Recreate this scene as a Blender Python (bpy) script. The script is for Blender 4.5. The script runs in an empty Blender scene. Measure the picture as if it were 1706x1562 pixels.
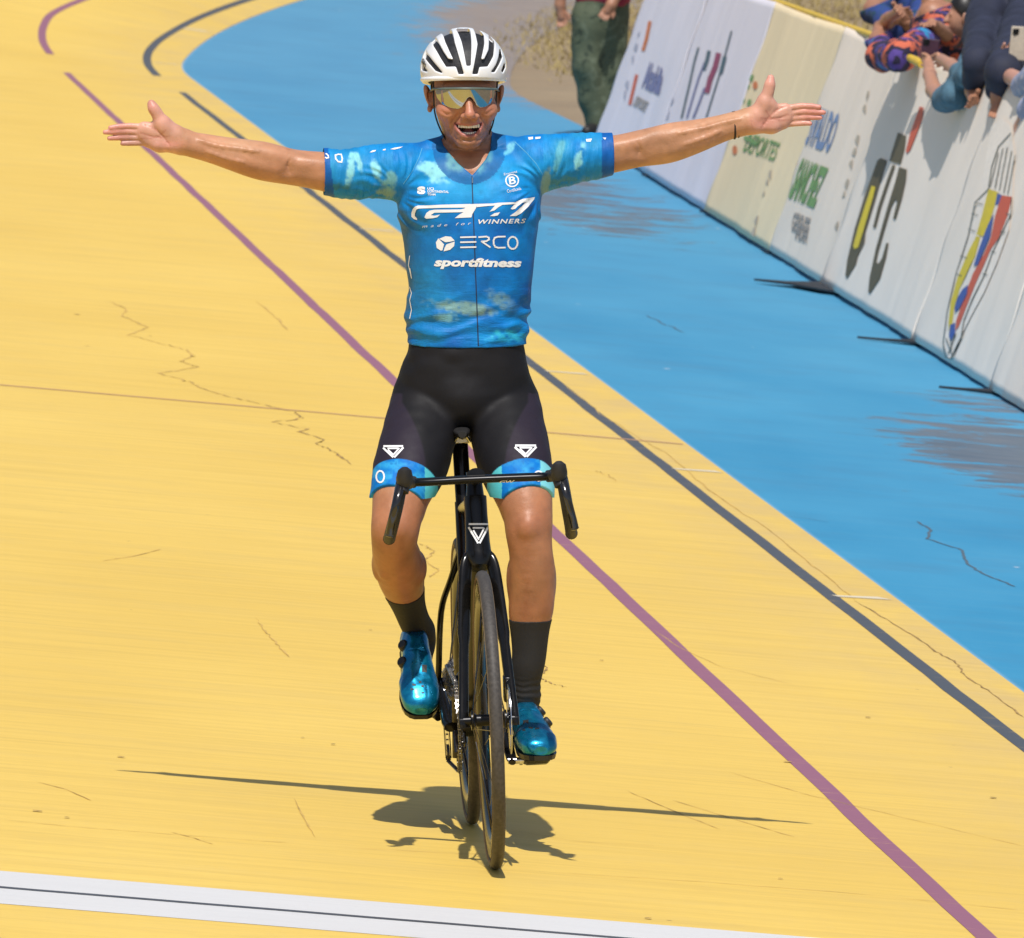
import bpy, bmesh, math, random
import numpy as np
from mathutils import Vector, Matrix
from mathutils.bvhtree import BVHTree
from mathutils.geometry import tessellate_polygon

random.seed(7); rng = np.random.default_rng(7)
scene = bpy.context.scene
COL = scene.collection

# ------------------------------------------------------------------ camera
PW, PH = 1706.0, 1562.0                       # photograph size, used to turn its pixels into directions
FPX = 18375.0                                 # focal length in photograph pixels (long telephoto)
PITCH = math.atan((781 + 540) / FPX)
YAW = math.atan((853 + 590) / FPX * math.cos(PITCH))
c_fwd = Vector((math.sin(YAW) * math.cos(PITCH), math.cos(YAW) * math.cos(PITCH), -math.sin(PITCH)))
c_right = Vector((math.cos(YAW), -math.sin(YAW), 0)); c_up = c_right.cross(c_fwd)
CAM = Vector((-1.90415368, -24.79769963, 2.69644228))
cam_data = bpy.data.cameras.new('camera'); cam = bpy.data.objects.new('camera', cam_data)
COL.objects.link(cam); scene.camera = cam
cam.matrix_world = Matrix((( c_right.x, c_up.x, -c_fwd.x, CAM.x), (c_right.y, c_up.y, -c_fwd.y, CAM.y),
                           (c_right.z, c_up.z, -c_fwd.z, CAM.z), (0, 0, 0, 1)))
cam_data.sensor_width = 36.0; cam_data.lens = FPX / PW * 36.0
cam_data.clip_start = 0.5; cam_data.clip_end = 6000
cam_data.dof.use_dof = True; cam_data.dof.focus_distance = 25.45; cam_data.dof.aperture_fstop = 30.0
scene.render.resolution_x = 1024; scene.render.resolution_y = 938
# ------------------------------------------------------------------ sky, sun, exposure
SUN_DIR = Vector((-0.035, -0.47, 0.88)).normalized()    # towards the sun
world = bpy.data.worlds.new('World'); scene.world = world; world.use_nodes = True
wn = world.node_tree.nodes; wl = world.node_tree.links
sky = wn.new('ShaderNodeTexSky'); sky.sky_type = 'NISHITA'; sky.sun_disc = False
sky.sun_elevation = math.asin(SUN_DIR.z); sky.sun_rotation = math.atan2(SUN_DIR.x, SUN_DIR.y)
sky.air_density = 1.0; sky.dust_density = 3.0; sky.altitude = 900
wl.new(sky.outputs[0], wn['Background'].inputs[0]); wn['Background'].inputs[1].default_value = 0.095
sun_data = bpy.data.lights.new('sun', 'SUN'); sun_data.energy = 4.3; sun_data.angle = math.radians(0.53)
sun_data.color = (1.0, 0.965, 0.915)
sun = bpy.data.objects.new('sun', sun_data); COL.objects.link(sun)
sun.rotation_euler = SUN_DIR.to_track_quat('Z', 'Y').to_euler(); sun.location = (0, -10, 30)
vs = scene.view_settings
vs.view_transform = 'Standard'; vs.look = 'None'; vs.gamma = 1.0; vs.use_curve_mapping = False; vs.exposure = 0.0
scene.render.engine = 'CYCLES'

# ------------------------------------------------------------------ helpers: pixels to places
def ray(px, py):
    return (c_fwd + c_right * ((px - 853) / FPX) + c_up * (-(py - 781) / FPX))
def J(px, py, Y):                              # the point at world depth Y seen at a photo pixel
    r = ray(px, py); return CAM + r * ((Y - CAM.y) / r.y)
def GZ(px, py, z):
    r = ray(px, py); return CAM + r * ((z - CAM.z) / r.z)
def PXM(Y): return FPX / ((Y - CAM.y) * 1.0) # pixels per metre at depth Y

# ------------------------------------------------------------------ helpers: scene objects
def srgb(h):
    h = h.lstrip('#'); v = [int(h[i:i + 2], 16) / 255 for i in (0, 2, 4)]
    return tuple(x / 12.92 if x <= .04045 else ((x + .055) / 1.055) ** 2.4 for x in v) + (1.0,)
def tag(o, label=None, cat=None, group=None, kind=None):
    if label: o['label'] = label
    if cat: o['category'] = cat
    if group: o['group'] = group
    if kind: o['kind'] = kind
    return o
def link(o, parent=None):
    COL.objects.link(o)
    if parent is not None: o.parent = parent
    return o
def empty(name, loc=(0, 0, 0), parent=None):
    o = bpy.data.objects.new(name, None); o.location = loc; o.empty_display_size = .1
    return link(o, parent)
def mesh_obj(name, verts, faces, mat, parent=None, smooth=True, inv=None):
    """one mesh object; verts are world coordinates unless the parent has its own frame (inv undoes it)"""
    me = bpy.data.meshes.new(name)
    v = np.asarray(verts, dtype=np.float64)
    if inv is not None:
        m = np.array(inv); v = v @ m[:3, :3].T + m[:3, 3]
    me.from_pydata(v.tolist(), [], faces if isinstance(faces, list) else faces.tolist())
    if smooth: me.polygons.foreach_set('use_smooth', [True] * len(me.polygons))
    me.update()
    if mat is not None: me.materials.append(mat)
    return link(bpy.data.objects.new(name, me), parent)
class MB:
    """collects shapes into one mesh"""
    def __init__(s): s.v = []; s.f = []
    def add(s, v, f):
        n = len(s.v); s.v += [tuple(p) for p in v]; s.f += [tuple(i + n for i in q) for q in f]; return s
    def box(s, c, d, M=None):
        vs_ = [Vector((x * d[0] / 2, y * d[1] / 2, z * d[2] / 2)) for x in (-1, 1) for y in (-1, 1) for z in (-1, 1)]
        if M is not None: vs_ = [M @ p for p in vs_]
        vs_ = [p + Vector(c) for p in vs_]
        return s.add(vs_, [(0, 1, 3, 2), (4, 6, 7, 5), (0, 4, 5, 1), (2, 3, 7, 6), (0, 2, 6, 4), (1, 5, 7, 3)])
    def tube(s, pts, rad, n=12, flat=None, cap=True, closed=False):
        """sweep; rad = number or list; flat = (axis vector, factor) squeezes the section along an axis"""
        pts = [Vector(p) for p in pts]; m = len(pts)
        rads = rad if isinstance(rad, (list, tuple)) else [rad] * m
        up = None; rings = []
        for i in range(m):
            if closed: t = (pts[(i + 1) % m] - pts[i - 1]).normalized()
            else: t = (pts[min(i + 1, m - 1)] - pts[max(i - 1, 0)]).normalized()
            if up is None:
                up = Vector((0, 0, 1)) if abs(t.z) < .9 else Vector((1, 0, 0))
            a = (up - t * up.dot(t)).normalized(); b = t.cross(a); up = a
            r = rads[i]; r1, r2 = r if isinstance(r, (list, tuple)) else (r, r)
            ring = []
            for k in range(n):
                w = 2 * math.pi * k / n; q = a * (math.cos(w) * r1) + b * (math.sin(w) * r2)
                if flat is not None:
                    ax, fac = flat; q = q - ax * (q.dot(ax) * (1 - fac))
                ring.append(pts[i] + q)
            rings.append(ring)
        v = [p for r in rings for p in r]; f = []
        for i in range(m if closed else m - 1):
            j = (i + 1) % m
            for k in range(n): f.append((i * n + k, i * n + (k + 1) % n, j * n + (k + 1) % n, j * n + k))
        if cap and not closed:
            f.append(tuple(reversed(range(n)))); f.append(tuple((m - 1) * n + k for k in range(n)))
        return s.add(v, f)
    def lathe(s, c, axis, prof, n=48, close=False):
        """prof: (radius, offset along axis)"""
        axis = Vector(axis).normalized(); a = axis.orthogonal().normalized(); b = axis.cross(a); c = Vector(c)
        v = []; m = len(prof); f = []
        for r, h in prof:
            for k in range(n):
                w = 2 * math.pi * k / n; v.append(c + axis * h + (a * math.cos(w) + b * math.sin(w)) * r)
        for i in range(m if close else m - 1):
            j = (i + 1) % m
            for k in range(n): f.append((i * n + k, i * n + (k + 1) % n, j * n + (k + 1) % n, j * n + k))
        return s.add(v, f)
    def build(s, name, mat, parent=None, M=None, smooth=True, bevel=0):
        v = s.v if M is None else [tuple(M @ Vector(p)) for p in s.v]
        o = mesh_obj(name, v, s.f, mat, parent, smooth)
        bm = bmesh.new(); bm.from_mesh(o.data); bmesh.ops.recalc_face_normals(bm, faces=bm.faces)
        if smooth:
            for e in bm.edges:
                if len(e.link_faces) == 2 and e.calc_face_angle(0) > math.radians(42): e.smooth = False
        bm.to_mesh(o.data); bm.free()
        if bevel:
            md = o.modifiers.new('bevel', 'BEVEL'); md.width = bevel; md.segments = 2; md.limit_method = 'ANGLE'
        return o
def spline(pts, n):
    """Catmull-Rom through pts (tuples of any length)"""
    P = np.array([list(p) for p in pts], float); out = []
    m = len(P)
    for i in range(m - 1):
        p0, p1, p2, p3 = P[max(i - 1, 0)], P[i], P[i + 1], P[min(i + 2, m - 1)]
        for k in range(n):
            t = k / n
            out.append(.5 * ((2 * p1) + (-p0 + p2) * t + (2 * p0 - 5 * p1 + 4 * p2 - p3) * t * t + (-p0 + 3 * p1 - 3 * p2 + p3) * t ** 3))
    out.append(P[-1]); return np.array(out)

# ------------------------------------------------------------------ helpers: materials
class NT:
    """thin wrapper for building node trees"""
    def __init__(s, name):
        s.m = bpy.data.materials.new(name); s.m.use_nodes = True; s.t = s.m.node_tree
        s.b = s.t.nodes['Principled BSDF']
    def n(s, typ, **kw):
        o = s.t.nodes.new(typ)
        for k, v in kw.items(): setattr(o, k, v)
        return o
    def l(s, a, b): s.t.links.new(a, b)
    def coord(s, scale=(1, 1, 1), kind='Object', rot=(0, 0, 0)):
        c = s.n('ShaderNodeTexCoord'); mp = s.n('ShaderNodeMapping'); mp.inputs['Scale'].default_value = scale
        mp.inputs['Rotation'].default_value = rot
        s.l(c.outputs[kind], mp.inputs[0]); return mp.outputs[0]
    def noise(s, vec, scale, detail=4, rough=.55, dist=0):
        o = s.n('ShaderNodeTexNoise'); s.l(vec, o.inputs['Vector']); o.inputs['Scale'].default_value = scale
        o.inputs['Detail'].default_value = detail; o.inputs['Roughness'].default_value = rough
        o.inputs['Distortion'].default_value = dist; return o.outputs['Fac']
    def ramp(s, fac, stops, interp='LINEAR'):
        o = s.n('ShaderNodeValToRGB'); s.l(fac, o.inputs[0]); cr = o.color_ramp; cr.interpolation = interp
        while len(cr.elements) < len(stops): cr.elements.new(.5)
        for e, (p, c) in zip(cr.elements, stops):
            e.position = p; e.color = c if isinstance(c, (tuple, list)) else (c, c, c, 1)
        return o.outputs[0]
    def mix(s, fac, a, b, mode='MIX'):
        o = s.n('ShaderNodeMix', data_type='RGBA', blend_type=mode)
        for inp, v in ((o.inputs[0], fac), (o.inputs[6], a), (o.inputs[7], b)):
            if hasattr(v, 'is_linked'): s.l(v, inp)
            else: inp.default_value = v
        return o.outputs[2]
    def math(s, op, a, b=0, clamp=False):
        o = s.n('ShaderNodeMath', operation=op, use_clamp=clamp)
        for inp, v in ((o.inputs[0], a), (o.inputs[1], b)):
            if hasattr(v, 'is_linked'): s.l(v, inp)
            else: inp.default_value = v
        return o.outputs[0]
    def attr(s, name):
        o = s.n('ShaderNodeAttribute', attribute_name=name); return o
    def bump(s, h, strength=.2, dist=.002):
        o = s.n('ShaderNodeBump'); o.inputs['Strength'].default_value = strength; o.inputs['Distance'].default_value = dist
        s.l(h, o.inputs['Height']); s.l(o.outputs[0], s.b.inputs['Normal'])
    def set(s, **kw):
        for k, v in kw.items():
            i = s.b.inputs[k.replace('_', ' ')]
            if hasattr(v, 'is_linked'): s.l(v, i)
            else: i.default_value = v
        return s.m
def plain(name, col, rough=.5, metal=0, vary=.12, nscale=40, bump=0, coat=0, spec=.5):
    t = NT(name); c = t.coord(); f = t.noise(c, nscale, 5)
    lo = tuple(x * (1 - vary) for x in col[:3]) + (1,); hi = tuple(min(1, x * (1 + vary)) for x in col[:3]) + (1,)
    t.set(Base_Color=t.ramp(f, [(.3, lo), (.7, hi)]), Roughness=t.ramp(f, [(.25, max(.02, rough * .85)), (.75, min(1, rough * 1.12))]), Metallic=metal)
    t.b.inputs['Specular IOR Level'].default_value = spec
    if coat: t.b.inputs['Coat Weight'].default_value = coat; t.b.inputs['Coat Roughness'].default_value = .06
    if bump: t.bump(f, bump)
    return t.m
# ================================================================== the track: surface function
BANK0 = 5.2; ZB = -0.18; XB0 = 1.978
_s = np.arange(-60, 190, .25)
def _theta(s):
    th = np.zeros_like(s); r = np.clip((s - 54) / 5, 0, 1); th = .08 * r * r * (3 - 2 * r)
    th = th + np.clip(s - 59, 0, 15) * .0053 + np.clip(s - 74, 0, 75) * .04
    return th
_th = _theta(_s)
_ex = XB0 + np.cumsum(np.sin(_th)) * .25; _ey = -60 + np.cumsum(np.cos(_th)) * .25
_ex -= np.interp(0, _s, _ex) - XB0; _ey -= np.interp(0, _s, _ey)
def bank(s): 
    r = np.clip((s - 52) / 30, 0, 1); r = r * r * (3 - 2 * r); return np.radians(BANK0 + 20 * r)
def frame(s):
    th = np.interp(s, _s, _th); return np.interp(s, _s, _ex), np.interp(s, _s, _ey), th
def surf(s, u, dz=0.0):
    """u: metres left of the blue edge (horizontal), negative on the apron side"""
    ex, ey, th = frame(s)
    x = ex - u * np.cos(th); y = ey + u * np.sin(th)
    z = np.where(u >= 0, ZB + u * np.tan(bank(s)), np.maximum(ZB + u * math.tan(math.radians(BANK0)), -.353)) + dz
    return np.stack(np.broadcast_arrays(x, y, z), -1)
def xy2su(x, y):
    s = y
    for _ in range(5):
        ex, ey, th = frame(s); dx, dy = x - ex, y - ey
        s = s + dx * math.sin(th) + dy * math.cos(th)
    ex, ey, th = frame(s); dx, dy = x - ex, y - ey
    return s, -dx * math.cos(th) + dy * math.sin(th)
def on_ground(px, py):
    """(s, u) of the track or apron surface seen at a photo pixel"""
    r = ray(px, py); lo, hi = 15.0, 140.0
    def g(t):
        p = CAM + r * t; s, u = xy2su(p.x, p.y); return p.z - float(surf(s, np.float64(u))[2]), s, u
    t = (CAM.z + .1) / -r.z
    lo, hi = t * .72, t * 1.12
    for _ in range(22):
        m = (lo + hi) / 2
        if g(m)[0] > 0: lo = m
        else: hi = m
    return g(hi)[1:]
def sheet(name, ss, us, mat, dz=0, parent=None):
    S, U = np.meshgrid(ss, us, indexing='ij'); v = surf(S, U, dz).reshape(-1, 3)
    n, m = len(ss), len(us)
    f = [(i * m + j, i * m + j + 1, (i + 1) * m + j + 1, (i + 1) * m + j) for i in range(n - 1) for j in range(m - 1)]
    o = mesh_obj(name, v, [q[::-1] for q in f], mat, parent)
    su = o.data.attributes.new('su', 'FLOAT_VECTOR', 'POINT')
    su.data.foreach_set('vector', np.stack([U, S, np.zeros_like(S)], -1).astype(np.float32).ravel())
    return o
# ------------------------------------------------------------------ materials of the setting
def track_material():
    t = NT('yellow_track_paint'); a = t.attr('su').outputs['Vector']
    def mp(sc):
        m = t.n('ShaderNodeMapping'); m.inputs['Scale'].default_value = sc; t.l(a, m.inputs[0]); return m.outputs[0]
    big = t.noise(mp((.5, .22, 1)), 1.0, 4); streak = t.noise(mp((.55, 9, 1)), 1.6, 7, .65); fine = t.noise(mp((5, 60, 1)), 3, 5, .7)
    grit = t.noise(mp((1, 1, 1)), 420, 3, .7)
    c = t.ramp(big, [(.3, (.725, .482, .088, 1)), (.7, (.80, .553, .12, 1))])
    c = t.mix(t.ramp(streak, [(.44, 0), (.74, .62)]), c, (.585, .40, .098, 1))
    c = t.mix(t.ramp(t.noise(mp((1.1, 2.4, 1)), 1.3, 6, .6, .4), [(.5, 0), (.8, .5)]), c, (.62, .435, .125, 1))
    c = t.mix(t.ramp(t.noise(mp((.35, 26, 1)), 1.9, 5, .6), [(.6, 0), (.72, .45)]), c, (.54, .37, .10, 1))
    c = t.mix(t.ramp(fine, [(.52, 0), (.72, .6)]), c, (.55, .375, .115, 1))
    c = t.mix(t.ramp(grit, [(.62, 0), (.75, .45)]), c, (.40, .25, .09, 1))
    # worn greyish strip along the inner edge
    sx = t.n('ShaderNodeSeparateXYZ'); t.l(a, sx.inputs[0])
    edge = t.math('MULTIPLY', t.ramp(t.math('DIVIDE', sx.outputs[0], 1.6), [(.02, .75), (.18, .5), (.62, 0)]), t.ramp(t.noise(mp((1.3, .6, 1)), 2.2, 6, .62), [(.34, 0), (.7, 1)]))
    c = t.mix(edge, c, (.56, .40, .17, 1))
    spots = t.n('ShaderNodeTexVoronoi'); t.l(mp((1, 1, 1)), spots.inputs['Vector']); spots.inputs['Scale'].default_value = 2.6
    sp = t.ramp(t.math('ADD', spots.outputs['Distance'], t.math('MULTIPLY', t.noise(mp((1, 1, 1)), 30, 2), .03)), [(.026, .75), (.034, 0)])
    c = t.mix(sp, c, (.2, .12, .05, 1))
    t.bump(t.math('ADD', t.math('MULTIPLY', fine, .6), t.math('MULTIPLY', grit, .4)), .25, .0015)
    t.b.inputs['Specular IOR Level'].default_value = .25
    return t.set(Base_Color=c, Roughness=t.ramp(streak, [(.3, .5), (.7, .62)]))
def apron_material():
    t = NT('blue_apron_paint'); a = t.attr('su').outputs['Vector']
    def mp(sc, loc=(0, 0, 0)):
        m = t.n('ShaderNodeMapping'); m.inputs['Scale'].default_value = sc; m.inputs['Location'].default_value = loc; t.l(a, m.inputs[0]); return m.outputs[0]
    sx = t.n('ShaderNodeSeparateXYZ'); t.l(a, sx.inputs[0])
    v = t.math('MULTIPLY', sx.outputs[0], -1); s = sx.outputs[1]
    big = t.noise(mp((.8, .25, 1)), 1.4, 5); streak = t.noise(mp((.7, 6, 1)), 1.5, 6, .62); fine = t.noise(mp((4, 20, 1)), 3, 5, .7)
    c = t.ramp(big, [(.3, (.03, .235, .42, 1)), (.7, (.055, .29, .48, 1))])
    c = t.mix(t.ramp(streak, [(.48, 0), (.8, .4)]), c, (.10, .31, .45, 1))
    c = t.mix(t.ramp(fine, [(.62, 0), (.72, .5)]), c, (.20, .37, .48, 1))
    # farther paint is paler and dustier
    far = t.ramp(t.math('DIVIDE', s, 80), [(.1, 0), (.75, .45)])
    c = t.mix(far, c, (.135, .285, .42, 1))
    # bare concrete where the paint wore away: two patches by the barriers and the whole inner verge past their end
    def blob(s0, v0, rs, rv):
        ds = t.math('POWER', t.math('DIVIDE', t.math('SUBTRACT', s, s0), rs), 2); dv = t.math('POWER', t.math('DIVIDE', t.math('SUBTRACT', v, v0), rv), 2)
        return t.ramp(t.math('ADD', ds, dv), [(0, 1), (1, 0)])
    w = t.math('MAXIMUM', blob(17.2, 1.55, 3.6, .85), t.math('MAXIMUM', t.math('MULTIPLY', blob(38.8, 1.35, 7, 1.0), .74), t.math('MULTIPLY', blob(20.8, 1.7, 1.5, .45), .62)))
    verge = t.math('MULTIPLY', t.ramp(t.math('SUBTRACT', t.math('DIVIDE', v, 4), t.math('DIVIDE', t.math('SUBTRACT', 62, s), 60)), [(.34, 0), (.60, 1.0)]), t.ramp(t.math('DIVIDE', s, 80), [(.53, 0), (.6, 1)]))
    w = t.math('MAXIMUM', w, verge)
    wn_ = t.noise(mp((.75, 1.15, 1), (3.1, 1.7, 0)), 2.6, 9, .74, .6)
    worn = t.ramp(t.math('ADD', t.math('MULTIPLY', w, .64), t.math('SUBTRACT', t.math('MULTIPLY', wn_, 1.9), .72)), [(.55, 0), (.64, .86)])
    conc = t.ramp(t.noise(mp((1, 2, 1)), 3, 6), [(.3, (.085, .095, .115, 1)), (.7, (.165, .16, .165, 1))])
    warm = t.ramp(t.math('DIVIDE', s, 80), [(.5, 0), (.62, .8)])
    conc = t.mix(warm, conc, t.ramp(t.noise(mp((1, 2, 1)), 2, 6), [(.3, (.26, .175, .12, 1)), (.7, (.37, .265, .19, 1))]))
    c = t.mix(t.ramp(t.noise(mp((.9, .9, 1)), 1.6, 7, .65), [(.5, 0), (.75, .4)]), c, (.07, .19, .31, 1))
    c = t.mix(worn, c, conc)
    chips = t.n('ShaderNodeTexVoronoi'); t.l(mp((1, .6, 1)), chips.inputs['Vector']); chips.inputs['Scale'].default_value = 2.2
    cp = t.ramp(t.math('ADD', chips.outputs['Distance'], t.math('MULTIPLY', t.noise(mp((1, 1, 1)), 18, 2), .05)), [(.048, .7), (.06, 0)])
    c = t.mix(cp, c, (.55, .57, .58, 1))
    # paler, dusty seam along the yellow
    seam = t.math('MULTIPLY', t.ramp(v, [(.0, .55), (.01, .3), (.022, 0)]), t.ramp(fine, [(.3, .5), (.6, 1)]))
    c = t.mix(seam, c, (.42, .58, .68, 1))
    t.bump(t.math('ADD', fine, streak), .2, .002); t.b.inputs['Specular IOR Level'].default_value = .2
    return t.set(Base_Color=c, Roughness=.6)
def paint(name, col, wear=.35, to=(.80, .52, .11, 1), sc=(3, 22, 1)):
    t = NT(name); c = t.coord(); f = t.noise(t.coord(sc), 2.2, 7, .68); g = t.noise(c, 90, 3)
    k = t.ramp(f, [(.3, tuple(x * .9 for x in col[:3]) + (1,)), (.7, col)])
    k = t.mix(t.ramp(f, [(.60, 0), (.72, wear)]), k, to)
    k = t.mix(t.ramp(g, [(.62, 0), (.75, wear * .6)]), k, tuple(x * .6 for x in col[:3]) + (1,))
    t.bump(g, .12, .001); return t.set(Base_Color=k, Roughness=.5)
def dirt_material():
    t = NT('dry_ground'); c = t.coord(); a = t.noise(c, .35, 6, .6); b = t.noise(t.coord((1, .5, 1)), 3, 7, .65); g = t.noise(c, 45, 4, .7)
    k = t.ramp(a, [(.3, (.235, .17, .105, 1)), (.7, (.34, .255, .155, 1))])
    k = t.mix(t.ramp(b, [(.4, 0), (.75, .7)]), k, (.24, .19, .125, 1)); k = t.mix(t.ramp(g, [(.5, 0), (.8, .5)]), k, (.15, .115, .07, 1))
    t.bump(t.math('ADD', b, g), .5, .02); return t.set(Base_Color=k, Roughness=.95)
M_TRACK = track_material(); M_APRON = apron_material(); M_DIRT = dirt_material()
M_PURPLE = paint('plum_line_paint', (.31, .115, .17, 1), .5); M_BLACKLINE = paint('charcoal_line_paint', (.075, .08, .09, 1), .45)
M_WHITE = paint('white_line_paint', (.70, .685, .665, 1), .5, (.47, .44, .40, 1), (1.2, 30, 1))
M_FLINE = paint('finish_stripe_paint', (.07, .072, .08, 1), .5, (.5, .5, .5, 1))
M_FAINT = paint('faint_plum_paint', (.56, .30, .145, 1), .7)
M_CRACK = plain('crack_brown', (.34, .21, .07), .95, vary=.5, nscale=14); M_SEAM = plain('hairline_crack', (.56, .36, .095), .95, vary=.28, nscale=9)  # brown tones of the cracks and specks themselves
M_BCRACK = plain('dark_hairline_crack', (.075, .12, .16), .95); M_DASH = paint('pale_dash_paint', (.74, .64, .45, 1), .5)
# ------------------------------------------------------------------ sheets
g_ = np.concatenate([np.linspace(-1500, -60, 12), np.linspace(-50, 150, 60), np.linspace(170, 3000, 14)])
gx = np.concatenate([np.linspace(-1800, -60, 12), np.linspace(-50, 60, 40), np.linspace(80, 1800, 12)])
GX, GY = np.meshgrid(gx, g_, indexing='ij'); n2 = len(g_)
ground = mesh_obj('ground', np.stack([GX, GY, np.full_like(GX, -.364)], -1).reshape(-1, 3),
    [(i * n2 + j, (i + 1) * n2 + j, (i + 1) * n2 + j + 1, i * n2 + j + 1) for i in range(len(gx) - 1) for j in range(n2 - 1)], M_DIRT)
tag(ground, kind='structure')
ss = np.concatenate([np.arange(-45, 40, 2.0), np.arange(40, 82, .5), np.arange(82, 130, 1.5)])
track = tag(sheet('track', ss, np.array([0, .23, .95, 2, 3, 4.5, 6, 7.2]), M_TRACK), kind='structure')
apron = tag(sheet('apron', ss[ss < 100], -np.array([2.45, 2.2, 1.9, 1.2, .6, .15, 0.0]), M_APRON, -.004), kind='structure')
# concrete skirt that closes the outer edge of the banked track
sk = [tuple(surf(s, np.float64(7.2))) for s in ss]; 
mesh_obj('outer_skirt', sk + [(p[0], p[1], -.37) for p in sk], [(i, i + 1, len(sk) + i + 1, len(sk) + i) for i in range(len(sk) - 1)], plain('skirt_concrete', (.4, .38, .35), .9), track)
def lane(name, s0, s1, u, w, mat, dz=.0010, step=.5, du=lambda s: 0, parent=track):
    s = np.arange(s0, s1 + 1e-6, step); o = np.array([du(x) for x in s])
    wob = .004 * np.interp(s, np.arange(-60, 140, .6), rng.standard_normal(334) * .6)
    L = surf(s, u + o + w / 2 + wob, dz); R_ = surf(s, u + o - w / 2 + wob, dz); n = len(s)
    return mesh_obj(name, np.concatenate([L, R_]), [(i, n + i, n + i + 1, i + 1) for i in range(n - 1)], mat, parent)
def ribbon(name, pts_px, w, mat, dz=.004, parent=None, n=6, wv=None, smooth=True, vary=False):
    """a painted strip along pixels of the photograph laid on the surface"""
    P = spline(pts_px, n) if smooth else np.array(pts_px, float)
    if vary: wv = w * (.25 + 1.1 * rng.random(len(P))); wv[0] = wv[-1] = w * .1
    su = np.array([on_ground(*p) for p in P]); return su_ribbon(name, su, w, mat, dz, parent, wv)
def su_ribbon(name, su, w, mat, dz=.004, parent=None, wv=None):
    C_ = surf(su[:, 0], su[:, 1], dz); T = np.gradient(C_[:, :2], axis=0); T /= np.linalg.norm(T, axis=1)[:, None] + 1e-9
    N = np.stack([-T[:, 1], T[:, 0]], -1); ww = (np.full(len(C_), w) if wv is None else np.array(wv)) / 2
    out = []
    for sg in (1, -1):
        q = C_[:, :2] + N * ww[:, None] * sg
        su2 = np.array([xy2su(*p) for p in q]); out.append(surf(su2[:, 0], su2[:, 1], dz))
    m = len(C_)
    return mesh_obj(name, np.concatenate(out), [(i, m + i, m + i + 1, i + 1) for i in range(m - 1)], mat, parent)
U_P = XB0 - 1.04; U_B = XB0 - 1.757
lane('painted_line', -45, on_ground(104, 116)[0], U_P, .052, M_PURPLE)
lane('painted_line', -45, on_ground(290, 151)[0], U_B, .052, M_BLACKLINE)
ribbon('painted_line', [(84, 90), (74, 75), (70, 60), (73, 42), (88, 22), (135, 0), (215, -26), (330, -55)], .06, M_PURPLE, dz=.002, parent=track)
ribbon('painted_line', [(262, 126), (248, 110), (245, 95), (252, 80), (275, 60), (330, 30), (410, 0), (520, -33), (650, -64)], .062, M_BLACKLINE, dz=.002, parent=track)
# finish line: two white bands and a dark stripe between them
def cross(name, y0, y1, mat, u0=-.0, u1=7.0, dz=.0008, parent=track):
    us = np.linspace(u0, u1, 9); A_ = surf(np.full(9, y0), us, dz); B_ = surf(np.full(9, y1), us, dz)
    return mesh_obj(name, np.concatenate([A_, B_]), [(i, i + 1, 10 + i, 9 + i) for i in range(8)], mat, parent)
cross('finish_line', -1.585, -.925, M_WHITE, u0=.02); 
zz = np.linspace(.02, 7, 40)
su_ribbon('finish_stripe', np.stack([np.full(40, -1.262) + .003 * rng.standard_normal(40), zz], -1), .035, M_FLINE, .0016, track)
zz = np.linspace(.02, 5, 60); su_ribbon('thin_line', np.stack([16.3 + .02 * zz, zz], -1), .045, M_FAINT, .0015, track)
for pq in [((909, 618), (976, 623)), ((1122, 781), (1198, 786)), ((1391, 993), (1474, 997)), ((600, 381), (655, 385)), ((300, 46), (345, 52)), ((258, 104), (296, 108))]:
    ribbon('lane_dash', [pq[0], ((pq[0][0] + pq[1][0]) / 2, (pq[0][1] + pq[1][1]) / 2), pq[1]],   .07, M_DASH, .0015, track, wv=np.linspace(.05, .09, 13))
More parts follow.
